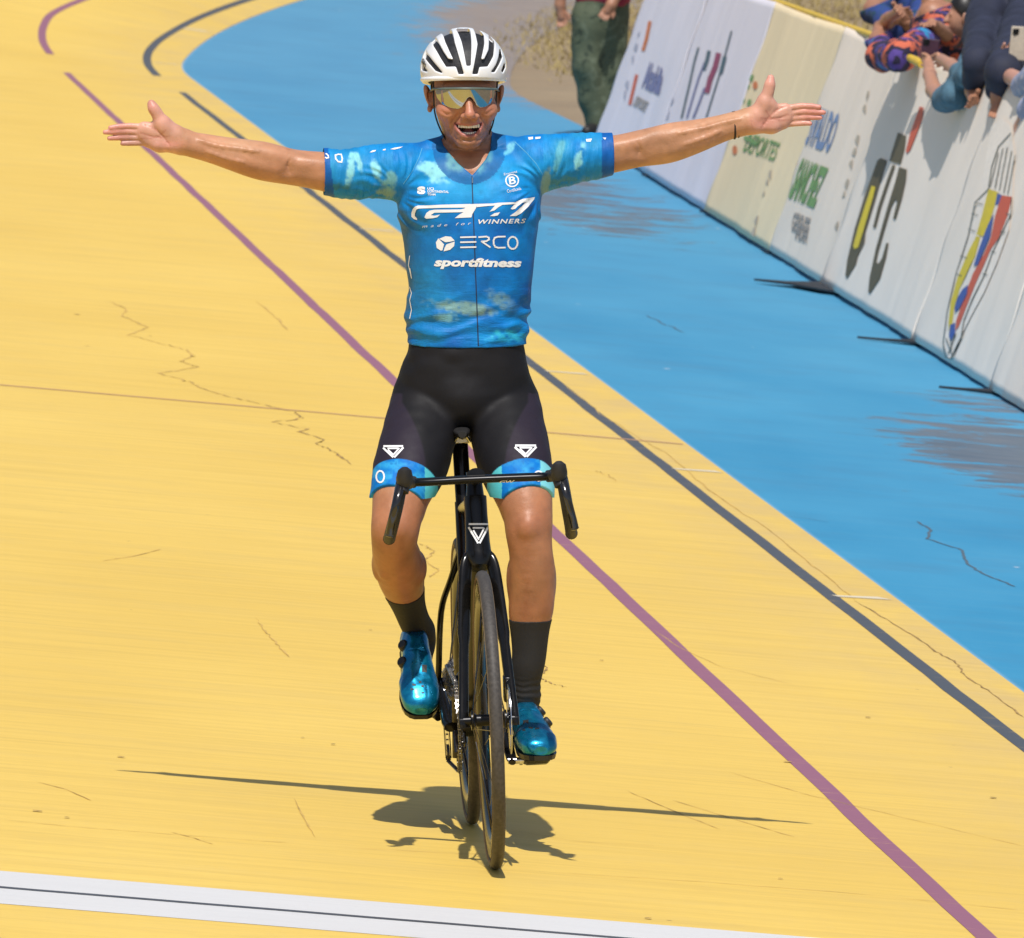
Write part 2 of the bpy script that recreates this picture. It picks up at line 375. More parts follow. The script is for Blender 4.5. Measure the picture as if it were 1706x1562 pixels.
# cracks, each one its own ribbon
def jag(pts, amp=2.2, n=7):
    out = []
    for a, b in zip(pts[:-1], pts[1:]):
        for k in range(n):
            t = k / n; out.append((a[0] + (b[0] - a[0]) * t + random.uniform(-amp, amp) * 1.5, a[1] + (b[1] - a[1]) * t + random.uniform(-amp, amp) * .7))
    return out + [pts[-1]]
for pts, w, mt in [([(183, 503), (210, 513), (205, 527), (246, 545), (215, 558), (268, 572), (313, 583), (322, 594), (300, 602), (333, 612), (265, 622), (316, 636), (340, 648), (385, 662)], .022, M_SEAM),
                   ([(385, 662), (440, 674), (490, 686), (505, 697), (455, 703), (515, 715), (497, 719), (540, 732), (528, 739), (556, 752), (585, 774)], .02, M_CRACK),
                   ([(428, 1030), (445, 1055), (465, 1075), (482, 1095)], .013, M_SEAM), ([(428, 502), (455, 525), (480, 550)], .018, M_SEAM),
                   ([(490, 1330), (505, 1360), (525, 1395)], .009, M_SEAM), ([(60, 1302), (110, 1315), (152, 1334)], .009, M_SEAM),
                   ([(280, 1385), (320, 1395), (355, 1407)], .009, M_SEAM), ([(0, 1366), (130, 1378), (260, 1388), (390, 1398), (480, 1404)], .007, M_SEAM),
                   ([(560, 1411), (760, 1422), (860, 1424)], .006, M_SEAM), ([(862, 1450), (1000, 1458), (1180, 1470), (1420, 1488), (1706, 1517)], .008, M_SEAM),
                   ([(860, 1385), (960, 1402), (1110, 1410)], .006, M_SEAM), ([(1045, 1318), (1120, 1350), (1200, 1382)], .007, M_SEAM), ([(1120, 1333), (1240, 1370), (1325, 1395)], .007, M_SEAM),
                   ([(905, 1108), (912, 1115), (898, 1128), (920, 1140), (945, 1145)], .012, M_CRACK), ([(700, 905), (722, 918), (708, 935), (730, 950), (716, 962)], .014, M_SEAM),
                   ([(1425, 1000), (1500, 1046), (1560, 1085), (1598, 1108), (1602, 1122), (1645, 1150), (1706, 1195)], .013, M_CRACK),
                   ([(940, 640), (1000, 688), (1080, 738), (1105, 752), (1180, 815), (1290, 890), (1380, 962), (1425, 1000)], .010, M_SEAM),
                   ([(990, 785), (1010, 790), (1026, 802)], .012, M_SEAM), ([(170, 935), (230, 925), (268, 915)], .009, M_SEAM),
                   ([(1090, 1050), (1130, 1078), (1200, 1110), (1320, 1140)], .006, M_SEAM), ([(1210, 1285), (1350, 1325), (1560, 1375), (1706, 1410)], .006, M_SEAM)]:
    ribbon('crack', jag(pts, 1.6 if w > .009 else .5), w * .5, mt, .0014, track, smooth=False, vary=True)
for pts, w in [([(1530, 868), (1550, 880), (1545, 895), (1605, 915), (1610, 935), (1640, 955), (1690, 975)], .014), ([(1080, 525), (1110, 540), (1140, 552)], .012), ([(1100, 800), (1260, 852), (1380, 868)], .006)]:
    ribbon('crack', jag(pts, 1.6), w * .7, M_BCRACK, -.0025, apron, smooth=False)
# dark leaf specks on the paint
for k, (x, y, r) in enumerate([(62, 1352, .012), (112, 1363, .007), (201, 1262, .012), (618, 1050, .007), (1312, 1270, .012), (1003, 1101, .007), (128, 524, .016), (1080, 1531, .008), (505, 1230, .006), (1446, 1196, .009), (1655, 1330, .01), (555, 1241, .008), (1300, 1465, .006), (250, 560, .01), (145, 577, .01)]):
    s0, u0 = on_ground(x, y); m = MB(); q = [tuple(surf(np.float64(s0 + r * 1.1 * math.sin(a) * random.uniform(.5, 1.2)), np.float64(u0 + r * math.cos(a) * random.uniform(.6, 1.3)), .003)) for a in np.linspace(0, 6.28, 8)[:-1]]
    m.add(q + [tuple(np.mean(q, 0) + np.array([0, 0, .0012]))], [(i, (i + 1) % 7, 7) for i in range(7)]); m.build('speck', M_CRACK, track)
# ------------------------------------------------------------------ dry grass behind the barriers (one mass)
def grass():
    poly = [GZ(*p, -.36) for p in [(842, 72), (868, 44), (905, 22), (962, 0), (1100, -40), (1500, -90), (1900, 30), (1900, 420), (1500, 330), (1080, 190), (1005, 152), (968, 128), (925, 118), (880, 100)]]
    P = np.array([(p.x, p.y) for p in poly]); lo, hi = P.min(0), P.max(0)
    def inside(q):
        x, y = q[:, 0], q[:, 1]; r = np.zeros(len(q), bool); j = len(P) - 1
        for i in range(len(P)):
            c = (P[i, 1] > y) != (P[j, 1] > y); xx = (P[j, 0] - P[i, 0]) * (y - P[i, 1]) / (P[j, 1] - P[i, 1] + 1e-12) + P[i, 0]
            r ^= c & (x < xx); j = i
        return r
    q = lo + (hi - lo) * rng.random((150000, 2)); q = q[inside(q)][:34000]; n = len(q)
    q += rng.normal(0, .15, q.shape)
    h = rng.uniform(.02, .075, n); a = rng.uniform(0, 6.28, n); w = rng.uniform(.004, .009, n); ln = rng.uniform(-.05, .05, (n, 2))
    dx = np.stack([np.cos(a) * w, np.sin(a) * w], -1); v = np.zeros((n, 3, 3)); v[:, 0, :2] = q - dx; v[:, 1, :2] = q + dx; v[:, 2, :2] = q + ln
    v[:, :2, 2] = -.364; v[:, 2, 2] = -.364 + h
    t = NT('dry_grass_blades'); f = t.noise(t.coord(), 1.2, 5); f2 = t.noise(t.coord(), 60, 2)
    k = t.mix(t.ramp(f2, [(.3, 0), (.7, 1)]), t.ramp(f, [(.3, (.31, .225, .08, 1)), (.7, (.45, .34, .14, 1))]), (.30, .24, .085, 1))
    t.set(Base_Color=k, Roughness=.9)
    o = mesh_obj('dry_grass', v.reshape(-1, 3), np.arange(n * 3).reshape(-1, 3), t.m, smooth=False)
    tag(o, 'short dry yellow-brown grass on the infield behind the barriers', 'grass', kind='stuff')
grass()
# ================================================================== sculpting: signed distance grid + surface nets
class Grid:
    def __init__(s, lo, hi, h):
        s.h = h; s.lo = np.array(lo, float); s.n = (np.ceil((np.array(hi) - s.lo) / h).astype(int) + 1)
        s.f = np.full(s.n, 1.0, np.float32)
        s.ax = [(s.lo[i] + np.arange(s.n[i]) * h).astype(np.float32) for i in range(3)]
    def win(s, lo, hi):
        a = np.clip(((np.array(lo) - s.lo) / s.h).astype(int), 0, s.n); b = np.clip(((np.array(hi) - s.lo) / s.h).astype(int) + 2, 0, s.n)
        sl = tuple(slice(i, j) for i, j in zip(a, b))
        return sl, s.ax[0][sl[0]][:, None, None], s.ax[1][sl[1]][None, :, None], s.ax[2][sl[2]][None, None, :]
    def put(s, sl, d, k, op):
        f = s.f[sl]
        if f.size == 0: return
        if op == 'add':
            r = np.minimum(f, d)
            if k > 0: t = np.maximum(k - np.abs(f - d), 0) / k; r = r - t * t * (k / 4)
        elif op == 'sub':
            d = -d; r = np.maximum(f, d)
            if k > 0: t = np.maximum(k - np.abs(f - d), 0) / k; r = r + t * t * (k / 4)
        else:
            r = np.maximum(f, d)
            if k > 0: t = np.maximum(k - np.abs(f - d), 0) / k; r = r + t * t * (k / 4)
        s.f[sl] = r
    def cone(s, a, b, ra, rb, k=.02, op='add', pad=0):
        a = np.array(a, float); b = np.array(b, float); m = max(ra, rb) + k + 4 * s.h + pad
        sl, x, y, z = s.win(np.minimum(a, b) - m, np.maximum(a, b) + m)
        ba = b - a; l2 = float(ba @ ba) + 1e-12
        t = np.clip(((x - a[0]) * ba[0] + (y - a[1]) * ba[1] + (z - a[2]) * ba[2]) / l2, 0, 1)
        d = np.sqrt((x - a[0] - t * ba[0]) ** 2 + (y - a[1] - t * ba[1]) ** 2 + (z - a[2] - t * ba[2]) ** 2) - (ra + (rb - ra) * t)
        s.put(sl, d, k, op)
    def chain(s, pts, k=.02, op='add', infl=0.0):
        for (a, ra), (b, rb) in zip(pts[:-1], pts[1:]): s.cone(a, b, ra + infl, rb + infl, k, op)
    def ell(s, c, r, k=.02, op='add', R=None):
        c = np.array(c, float); r = np.array(r, float); m = r.max() + k + 4 * s.h
        sl, x, y, z = s.win(c - m, c + m)
        x, y, z = x - c[0], y - c[1], z - c[2]
        if R is not None:
            R = np.array(R); x, y, z = (R[0, 0] * x + R[1, 0] * y + R[2, 0] * z, R[0, 1] * x + R[1, 1] * y + R[2, 1] * z, R[0, 2] * x + R[1, 2] * y + R[2, 2] * z)
        k0 = np.sqrt((x / r[0]) ** 2 + (y / r[1]) ** 2 + (z / r[2]) ** 2); k1 = np.sqrt((x / r[0] ** 2) ** 2 + (y / r[1] ** 2) ** 2 + (z / r[2] ** 2) ** 2) + 1e-9
        s.put(sl, k0 * (k0 - 1) / k1, k, op)
    def loft(s, rows, k=.03, infl=0.0, power=2.3, op='add'):
        """rows: (z, cx, cy, half width, half depth) from bottom to top; superellipse sections"""
        R = np.array(sorted(rows), float); m = k + .03
        sl, x, y, z = s.win((R[:, 1] - R[:, 3]).min() - m + 0 * R[0, :3], (0, 0, 0)) if False else s.win(
            ((R[:, 1] - R[:, 3]).min() - m, (R[:, 2] - R[:, 4]).min() - m, R[0, 0] - m), ((R[:, 1] + R[:, 3]).max() + m, (R[:, 2] + R[:, 4]).max() + m, R[-1, 0] + m))
        zz = z.ravel(); sp = spline(R, 12)
        g = lambda i: np.interp(zz, sp[:, 0], sp[:, i]).astype(np.float32)[None, None, :]
        cx, cy, a, b = g(1), g(2), g(3) + infl, g(4) + infl
        q = (np.abs((x - cx) / a) ** power + np.abs((y - cy) / b) ** power) ** (1 / power)
        d = (q - 1) * np.minimum(a, b)
        d = np.maximum(d, np.maximum(R[0, 0] - z, z - R[-1, 0]))
        s.put(sl, d, k, op)
    def cut(s, p, n):
        """keep the side the normal points away from"""
        n = np.array(n, float); n /= np.linalg.norm(n); p = np.array(p, float)
        d = (s.ax[0][:, None, None] - p[0]) * n[0] + (s.ax[1][None, :, None] - p[1]) * n[1] + (s.ax[2][None, None, :] - p[2]) * n[2]
        s.f = np.maximum(s.f, d.astype(np.float32))
    def hit(s, px, py):
        """first surface point along the ray of a photo pixel"""
        r = ray(px, py); Y = np.arange(s.ax[1][0], s.ax[1][-1], s.h * .25); t = (Y - CAM.y) / r.y
        ix = np.clip(np.round((CAM.x + r.x * t - s.lo[0]) / s.h).astype(int), 0, s.n[0] - 1); iy = np.clip(np.round((Y - s.lo[1]) / s.h).astype(int), 0, s.n[1] - 1); iz = np.clip(np.round((CAM.z + r.z * t - s.lo[2]) / s.h).astype(int), 0, s.n[2] - 1)
        w = np.nonzero(s.f[ix, iy, iz] < 0)[0]; return np.array(J(px, py, float(Y[w[0]]))) if len(w) else None
    def etch(s, pts, r, lift, k=.004, op='sub'):
        """a crease (sub) or a vein (add) that follows the surface under a line of photo pixels; r in pixels"""
        q = [(s.hit(*p), p) for p in spline(pts, 3)]; R = r / 716
        c = [(h + np.array([0, -R * lift, 0]), R * (.45 + .55 * math.sin(math.pi * (i + .6) / (len(q) + .2)))) for i, (h, p) in enumerate(q) if h is not None]
        if len(c) > 1: s.chain(c, k, op)
    def poly(s, pts, y0, y1, op='sub', k=.002, grow=0.0):
        """prism along Y from an (x, z) polygon"""
        P = np.array(pts, float); m = .02
        sl, x, y, z = s.win((P[:, 0].min() - m, y0 - m, P[:, 1].min() - m), (P[:, 0].max() + m, y1 + m, P[:, 1].max() + m))
        X, Z = np.meshgrid(x.ravel(), z.ravel(), indexing='ij'); d = np.full(X.shape, 1e9); sgn = np.ones(X.shape)
        for i in range(len(P)):
            a, b = P[i], P[i - 1]; e = b - a; wx, wz = X - a[0], Z - a[1]
            t = np.clip((wx * e[0] + wz * e[1]) / (e @ e + 1e-12), 0, 1); d = np.minimum(d, (wx - e[0] * t) ** 2 + (wz - e[1] * t) ** 2)
            c1 = Z >= a[1]; c2 = Z < b[1]; c3 = e[0] * wz > e[1] * wx
            sgn = np.where((c1 & c2 & c3) | (~c1 & ~c2 & ~c3), -sgn, sgn)
        d2 = (sgn * np.sqrt(d) - grow).astype(np.float32)[:, None, :]
        dd = np.maximum(d2, np.maximum(y0 - y, y - y1)); s.put(sl, np.broadcast_to(dd, s.f[sl].shape), k, op)
    def ruffle(s, amp, sx, sy, sz, band=.03):
        """uneven cloth: noise added near the surface only"""
        i = np.nonzero(np.abs(s.f) < band); x, y, z = (s.ax[k][i[k]] for k in range(3)); s.f[i] += (amp * vnoise(x * sx, y * sy, z * sz)).astype(np.float32)
    def mesh(s):
        f = s.f; neg = f < 0
        o = neg[:-1] | neg[1:]; o = o[:, :-1] | o[:, 1:]; o = o[:, :, :-1] | o[:, :, 1:]
        a = neg[:-1] & neg[1:]; a = a[:, :-1] & a[:, 1:]; a = a[:, :, :-1] & a[:, :, 1:]
        idx = np.argwhere(o & ~a); n = len(idx)
        ids = np.full(o.shape, -1, np.int32); ids[tuple(idx.T)] = np.arange(n)
        cor = [(i, j, k) for i in (0, 1) for j in (0, 1) for k in (0, 1)]
        val = np.stack([f[idx[:, 0] + c[0], idx[:, 1] + c[1], idx[:, 2] + c[2]] for c in cor], 1)
        acc = np.zeros((n, 3)); cnt = np.zeros(n)
        for p in range(8):
            for q in range(p + 1, 8):
                if sum(abs(cor[p][i] - cor[q][i]) for i in range(3)) != 1: continue
                v0, v1 = val[:, p], val[:, q]; m = (v0 < 0) != (v1 < 0); t = np.where(m, v0 / np.where(m, v0 - v1, 1), 0)
                pt = np.array(cor[p])[None] + t[:, None] * (np.array(cor[q]) - np.array(cor[p]))[None]
                acc += pt * m[:, None]; cnt += m
        V = s.lo + (idx + acc / cnt[:, None]) * s.h
        F = []
        for ax in range(3):
            sl0 = [slice(None)] * 3; sl1 = [slice(None)] * 3; sl0[ax] = slice(0, -1); sl1[ax] = slice(1, None)
            ch = neg[tuple(sl0)] != neg[tuple(sl1)]
            e = np.argwhere(ch); u, w = (ax + 1) % 3, (ax + 2) % 3
            ok = (e[:, u] > 0) & (e[:, w] > 0) & (e[:, u] < s.n[u] - 1) & (e[:, w] < s.n[w] - 1); e = e[ok]
            def gid(du, dw):
                q = e.copy(); q[:, u] += du; q[:, w] += dw; return ids[tuple(q.T)]
            qd = np.stack([gid(-1, -1), gid(0, -1), gid(0, 0), gid(-1, 0)], 1)
            fl = ~neg[tuple(e.T)]; qd[fl] = qd[fl][:, ::-1]; F.append(qd)
        return V, np.concatenate(F)
    def obj(s, name, mat, parent=None, attrs=None, inv=None):
        V, F = s.mesh(); o = fast_mesh(name, V, F, mat, parent, inv)
        if attrs:
            for nm, fn in attrs.items():
                val = fn(V)
                if val.ndim == 2:
                    at = o.data.attributes.new(nm, 'FLOAT_COLOR', 'POINT'); c = np.ones((len(V), 4), np.float32); c[:, :3] = val; at.data.foreach_set('color', c.ravel())
                else:
                    at = o.data.attributes.new(nm, 'FLOAT', 'POINT'); at.data.foreach_set('value', val.astype(np.float32))
        return o
def fast_mesh(name, V, F, mat, parent=None, inv=None):
    if inv is not None: m = np.array(inv); V = V @ m[:3, :3].T + m[:3, 3]
    me = bpy.data.meshes.new(name); k = F.shape[1]
    me.vertices.add(len(V)); me.vertices.foreach_set('co', V.astype(np.float32).ravel())
    me.loops.add(F.size); me.loops.foreach_set('vertex_index', F.astype(np.int32).ravel())
    me.polygons.add(len(F)); me.polygons.foreach_set('loop_start', np.arange(0, F.size, k, dtype=np.int32)); me.polygons.foreach_set('loop_total', np.full(len(F), k, np.int32))
    me.polygons.foreach_set('use_smooth', np.ones(len(F), bool)); me.update(calc_edges=True)
    if mat is not None: me.materials.append(mat)
    return link(bpy.data.objects.new(name, me), parent)
def pxz(pts, Y): return [(J(x, y, Y).x, J(x, y, Y).z) for x, y in pts]
def to_px(V):
    """photo pixel of world points"""
    q = V - np.array(CAM); R = np.array([c_right, c_up, c_fwd]); q = q @ R.T
    return 853 + FPX * q[:, 0] / q[:, 2], 781 - FPX * q[:, 1] / q[:, 2]
def rows_px(rows, sc=1.0):
    """chain points from (px, py, Y, radius in px)"""
    return [(np.array(J(x, y, Y)), r / PXM(Y) * sc) for x, y, Y, r in rows]
# smooth value noise for sculpted cloth folds
_lat = np.random.default_rng(23).standard_normal((32, 32, 32)).astype(np.float32)
def vnoise(x, y, z):
    x, y, z = np.broadcast_arrays(x, y, z); xi, yi, zi = np.floor(x).astype(int), np.floor(y).astype(int), np.floor(z).astype(int)
    fx, fy, fz = x - xi, y - yi, z - zi; fx, fy, fz = [t * t * (3 - 2 * t) for t in (fx, fy, fz)]; r = 0
    for i in (0, 1):
        for j in (0, 1):
            for k in (0, 1):
                r = r + _lat[(xi + i) % 32, (yi + j) % 32, (zi + k) % 32] * (fx if i else 1 - fx) * (fy if j else 1 - fy) * (fz if k else 1 - fz)
    return r
# ================================================================== the rider
def tint_material(name, rough=.5, sss=0.0, spec=.4, bump=.15, bscale=160, coat=0, sheen=0):
    """skin or cloth whose own colours come from a colour attribute"""
    t = NT(name); a = t.attr('tint').outputs['Color']; c = t.coord(); f = t.noise(c, 38, 6, .65); g = t.noise(c, bscale, 4, .6)
    k = t.mix(t.ramp(f, [(.35, .0), (.75, .22)]), a, t.mix(1.0, a, (.8, .62, .55, 1), 'MULTIPLY'))
    t.bump(t.math('ADD', t.math('MULTIPLY', f, 1.6), g), bump, .0016); t.set(Base_Color=k, Roughness=t.ramp(f, [(.3, rough * .9), (.7, min(1, rough * 1.15))]))
    t.b.inputs['Specular IOR Level'].default_value = spec
    if sss:
        t.b.inputs['Subsurface Weight'].default_value = sss; t.b.inputs['Subsurface Radius'].default_value = (1, .35, .2); t.b.inputs['Subsurface Scale'].default_value = .006
    if sheen: t.b.inputs['Sheen Weight'].default_value = sheen; t.b.inputs['Sheen Roughness'].default_value = .5
    return t.m
M_SKIN = tint_material('rider_skin', .43, .08, .45, .38, 190)

HIP_L, HIP_R = (712, 670, .815, 55), (840, 670, .815, 55)
LEG_L = [HIP_L, (697, 730, .73, 57), (683, 779, .65, 54.5), (669, 822, .595, 45.5), (661, 862, .555, 38.5), (658, 885, .55, 36), (657, 908, .578, 34.5), (662, 932, .63, 38), (667, 955, .68, 37), (672, 977, .725, 32), (681, 1008, .785, 24.5), (690, 1033, .83, 22), (699, 1050, .86, 22)]
LEG_R = [HIP_R, (848, 730, .725, 58), (860, 779, .64, 55), (872, 822, .58, 45.5), (880, 862, .545, 37.5), (881, 888, .538, 35), (885, 925, .54, 33), (887, 957, .55, 35.5), (885.5, 1005, .565, 35), (883, 1033, .57, 31), (882, 1085, .57, 25), (879, 1112, .57, 22.5), (876, 1136, .575, 20), (876, 1160, .58, 21)]
FOOT_L = [(699, 1050, .86, 22), (702, 1072, .885, 20), (698, 1112, .82, 15), (697, 1148, .75, 14), (698, 1168, .71, 11)]
FOOT_R = [(876, 1160, .58, 21), (875, 1190, .60, 17), (882, 1216, .53, 14), (890, 1238, .44, 13), (893, 1242, .385, 10)]
ARM_L = [(668, 287, .80, 40), (636, 285, .80, 36.5), (578, 290, .80, 33), (530, 284, .80, 29), (486, 278, .80, 27), (452, 271, .795, 28.5), (425, 265, .79, 28), (390, 257, .785, 24.5), (345, 246, .78, 20), (318, 240, .775, 17.5), (302, 234, .775, 18)]
ARM_R = [(890, 274, .80, 40), (925, 267, .80, 36.5), (965, 262, .80, 33), (1021, 256.5, .80, 28.5), (1070, 246, .80, 27.5), (1105, 240, .795, 29), (1130, 234, .79, 28), (1164, 225.5, .785, 24.5), (1211, 211, .78, 19.5), (1238, 204, .775, 18.5), (1252, 200, .775, 18)]
TORSO = [(246, 728, 832, .805, .055), (262, 690, 872, .805, .078), (285, 672, 890, .80, .092), (315, 664, 899, .80, .104), (345, 662, 900, .797, .111), (385, 671, 895, .795, .114), (430, 676, 890, .795, .112), (480, 680, 885, .797, .108),
         (530, 680, 877, .80, .105), (577, 678, 875, .80, .108), (620, 665, 884, .80, .114), (660, 658, 890, .805, .118), (695, 672, 882, .81, .105), (715, 700, 850, .81, .075)]
def torso_rows(inset=0.0):
    out = []
    for py, xl, xr, Y, d in TORSO:
        a = J(xl, py, Y); b = J(xr, py, Y); out.append((a.z, (a.x + b.x) / 2, Y, (b.x - a.x) / 2 - inset, d - inset))
    return out
def limb(g, rows, k=.018, infl=0.0): g.chain(rows_px([tuple(q) for q in spline(rows, 4)] if len(rows) > 2 else rows), k * .6, 'add', infl)

# ---------------------------------------------------------------- body
VOX = .003
gb = Grid((-.90, .34, .20), (.90, .99, 1.90), VOX)
gb.loft(torso_rows(.011), k=.02)
limb(gb, LEG_L); limb(gb, LEG_R); limb(gb, ARM_L); limb(gb, ARM_R); limb(gb, FOOT_L, .02); limb(gb, FOOT_R, .02)
P_ = lambda x, y, Y: np.array(J(x, y, Y))
for a, b, r0, r1 in [((752, 250), (672, 280), 26, 30), ((812, 246), (886, 268), 26, 30)]:      # trapezius and collar line
    gb.cone(P_(*a, .82), P_(*b, .81), r0 / 716, r1 / 716, .03)
# knee caps, shin, calf and thigh muscles
for x, y, Y, rx, ry, rz in [(662, 876, .507, .020, .018, .025), (880, 878, .492, .020, .018, .026), (678, 838, .575, .024, .03, .042), (648, 845, .58, .022, .03, .05), (893, 842, .56, .022, .03, .05), (859, 836, .565, .024, .03, .045), (883, 905, .505, .014, .014, .02), (660, 905, .535, .014, .014, .018)]:
    gb.ell(P_(x, y, Y), (rx, ry, rz), .017)
for pts in [[(873, 965, .528, 12), (873, 1040, .547, 9)], [(650, 925, .60, 12), (668, 985, .71, 10)]]: limb(gb, pts, .012)
gb.ell(P_(866, 962, .585), (.022, .03, .055), .02); gb.ell(P_(905, 965, .585), (.02, .03, .055), .02); gb.ell(P_(688, 945, .67), (.022, .03, .04), .02)
# forearm muscles, elbow crease, veins of the biceps
for x, y, Y, r, R in [(455, 258, .775, (.06, .02, .018), 12), (440, 280, .79, (.07, .02, .018), 12), (1098, 226, .775, (.06, .02, .018), -14), (1110, 253, .79, (.07, .02, .018), -14)]:
    gb.ell(P_(x, y, Y), r, .015, 'add', Matrix.Rotation(math.radians(R), 3, 'Y'))
for a, b in [((498, 262), (478, 290)), ((1052, 240), (1070, 262))]: gb.cone(P_(*a, .752), P_(*b, .752), .003, .003, .02, 'sub')
for pts in [[(330, 236, .757, 3), (390, 246, .757, 3), (440, 254, .757, 3)], [(325, 246, .758, 3), (380, 262, .757, 3)], [(1228, 200, .757, 3), (1170, 214, .757, 3), (1115, 224, .757, 3)]]: limb(gb, pts, .008)
# grooves between muscles, tendons at the wrists
for x, y, Y, r, R in [(648, 940, .605, (.012, .016, .035), 25), (682, 942, .62, (.012, .016, .035), 15), (405, 268, .765, (.055, .012, .010), 14), (430, 252, .762, (.045, .012, .010), 14), (1150, 240, .765, (.055, .012, .010), -16), (1130, 222, .762, (.045, .012, .010), -16), (508, 272, .770, (.05, .014, .014), 5), (1046, 241, .770, (.05, .014, .014), -8)]:
    gb.ell(P_(x, y, Y), r, .014, 'add', Matrix.Rotation(math.radians(R), 3, 'Y'))
limb(gb, [(880, 890, .500, 8), (882, 912, .506, 8), (881, 960, .512, 8), (879, 1030, .541, 8)], .016); limb(gb, [(661, 892, .517, 8), (657, 910, .548, 8), (662, 945, .620, 8), (676, 990, .735, 7)], .016)
for x, y, Y, r in [(857, 962, .575, (.016, .026, .046)), (914, 962, .58, (.014, .026, .046)), (697, 944, .66, (.016, .022, .030)), (631, 940, .655, (.014, .022, .032)), (853, 850, .568, (.016, .022, .030)), (692, 852, .582, (.016, .022, .030))]: gb.ell(P_(x, y, Y), r, .015)
for pts in [[(342, 240, .762, 4), (312, 234, .758, 3.4)], [(345, 249, .762, 4), (314, 243, .759, 3.4)], [(1212, 203, .762, 4), (1240, 196, .758, 3.4)], [(1214, 213, .762, 4), (1242, 206, .759, 3.4)]]: limb(gb, pts, .008)
gb.ell(P_(686, 852, .565), (.018, .02, .028), .012); gb.ell(P_(861, 850, .552), (.018, .02, .028), .012)
# neck
limb(gb, [(781, 268, .82, 45), (779, 238, .822, 39.5), (777, 200, .825, 37)], .014)
for a, b in [((748, 225, .79), (779, 285, .745)), ((812, 222, .79), (791, 285, .745))]: gb.cone(P_(*a), P_(*b), .009, .006, .014)   # neck tendons
gb.ell(P_(783, 292, .735), (.012, .012, .008), .012, 'sub')
for a, b in [((790, 290), (850, 268)), ((778, 291), (715, 276))]: gb.cone(P_(*a, .745), P_(*b, .757), .007, .007, .02)                 # collar bones
# head
YAWH = Matrix.Rotation(math.radians(6), 3, 'Z')
gb.ell(P_(773, 128, .805), (.076, .098, .095), .02)
gb.ell(P_(775, 170, .775), (.0705, .087, .075), .02)
gb.ell(P_(776, 202, .772), (.0555, .076, .046), .022)
gb.ell(P_(778.5, 222, .748), (.0405, .056, .032), .02)
gb.ell(P_(780, 236, .715), (.027, .024, .017), .016)                                             # chin
gb.ell(P_(744, 185, .725), (.023, .024, .019), .024); gb.ell(P_(812, 184, .728), (.022, .024, .019), .024)   # cheeks lifted by the laugh
gb.ell(P_(778, 144, .712), (.056, .018, .012), .02)                                               # brow
for x in (754, 802): gb.ell(P_(x, 160, .69), (.019, .014, .012), .012, 'sub')                     # eye sockets
for x in (754, 802): gb.ell(P_(x, 160, .706), (.0125, .0125, .0115), .003)                        # eyes
gb.cone(P_(779, 152, .699), P_(782.5, 187, .672), .0068, .0098, .010)                             # nose
gb.ell(P_(783, 191.5, .670), (.0118, .0115, .0095), .007)
for x in (772.5, 793.5): gb.ell(P_(x, 194, .683), (.0085, .011, .0078), .006)
for x in (777, 788.5): gb.ell(P_(x, 200, .672), (.004, .007, .003), .003, 'sub')                 # nostrils
gb.cone(P_(774, 199, .698), P_(791, 199, .698), .009, .009, .012)                                 # upper lip pad
MOUTH = [(757.5, 204.5), (766, 207), (775, 208.5), (783, 208.8), (791, 207.5), (803, 203.5), (801, 213), (795, 220.5), (787, 225), (778, 225.5), (769, 222), (761.5, 214.5)]
gb.poly(pxz(MOUTH, .70), .60, .735, 'sub', .004)
def lip(pts, r): gb.chain([(P_(x, y, Y), r_ / 716) for (x, y, Y, r_) in pts], .005)
lip([(757, 203.8, .712, 1.6), (766, 205.3, .699, 2.2), (775, 205.6, .692, 2.6), (781, 206.2, .690, 2.4), (786, 205.5, .691, 2.6), (794, 204.4, .699, 2.2), (803.5, 202.8, .713, 1.6)], 0)
lip([(758, 207, .712, 1.6), (763, 217.5, .702, 2.2), (771, 225, .695, 3.0), (781, 228, .692, 3.4), (790, 226.5, .695, 3.0), (798, 219, .703, 2.2), (803, 207, .713, 1.6)], 0)
for pts in [[(766, 190, .693, 3), (756, 200, .697, 3.4), (750, 216, .708, 3.4), (753, 226, .712, 2.4)], [(798, 189, .693, 3), (808, 199, .698, 3.4), (813.5, 214, .710, 3.4), (811, 224, .714, 2.4)]]: gb.chain(rows_px(pts), .009, 'sub')   # smile folds
gb.cone(P_(773, 232.5, .701), P_(789, 232, .701), .003, .003, .008, 'sub')
for x, sg in ((714.5, -1), (831, 1)):                                                             # ears
    gb.ell(P_(x, 161, .81), (.009, .020, .030), .006, 'add', Matrix.Rotation(math.radians(18 * sg), 3, 'Y'))
    gb.ell(P_(x - 1 * sg, 160, .795), (.005, .010, .018), .004, 'sub'); gb.ell(P_(x + -1.5 * sg, 181, .80), (.006, .010, .009), .005)
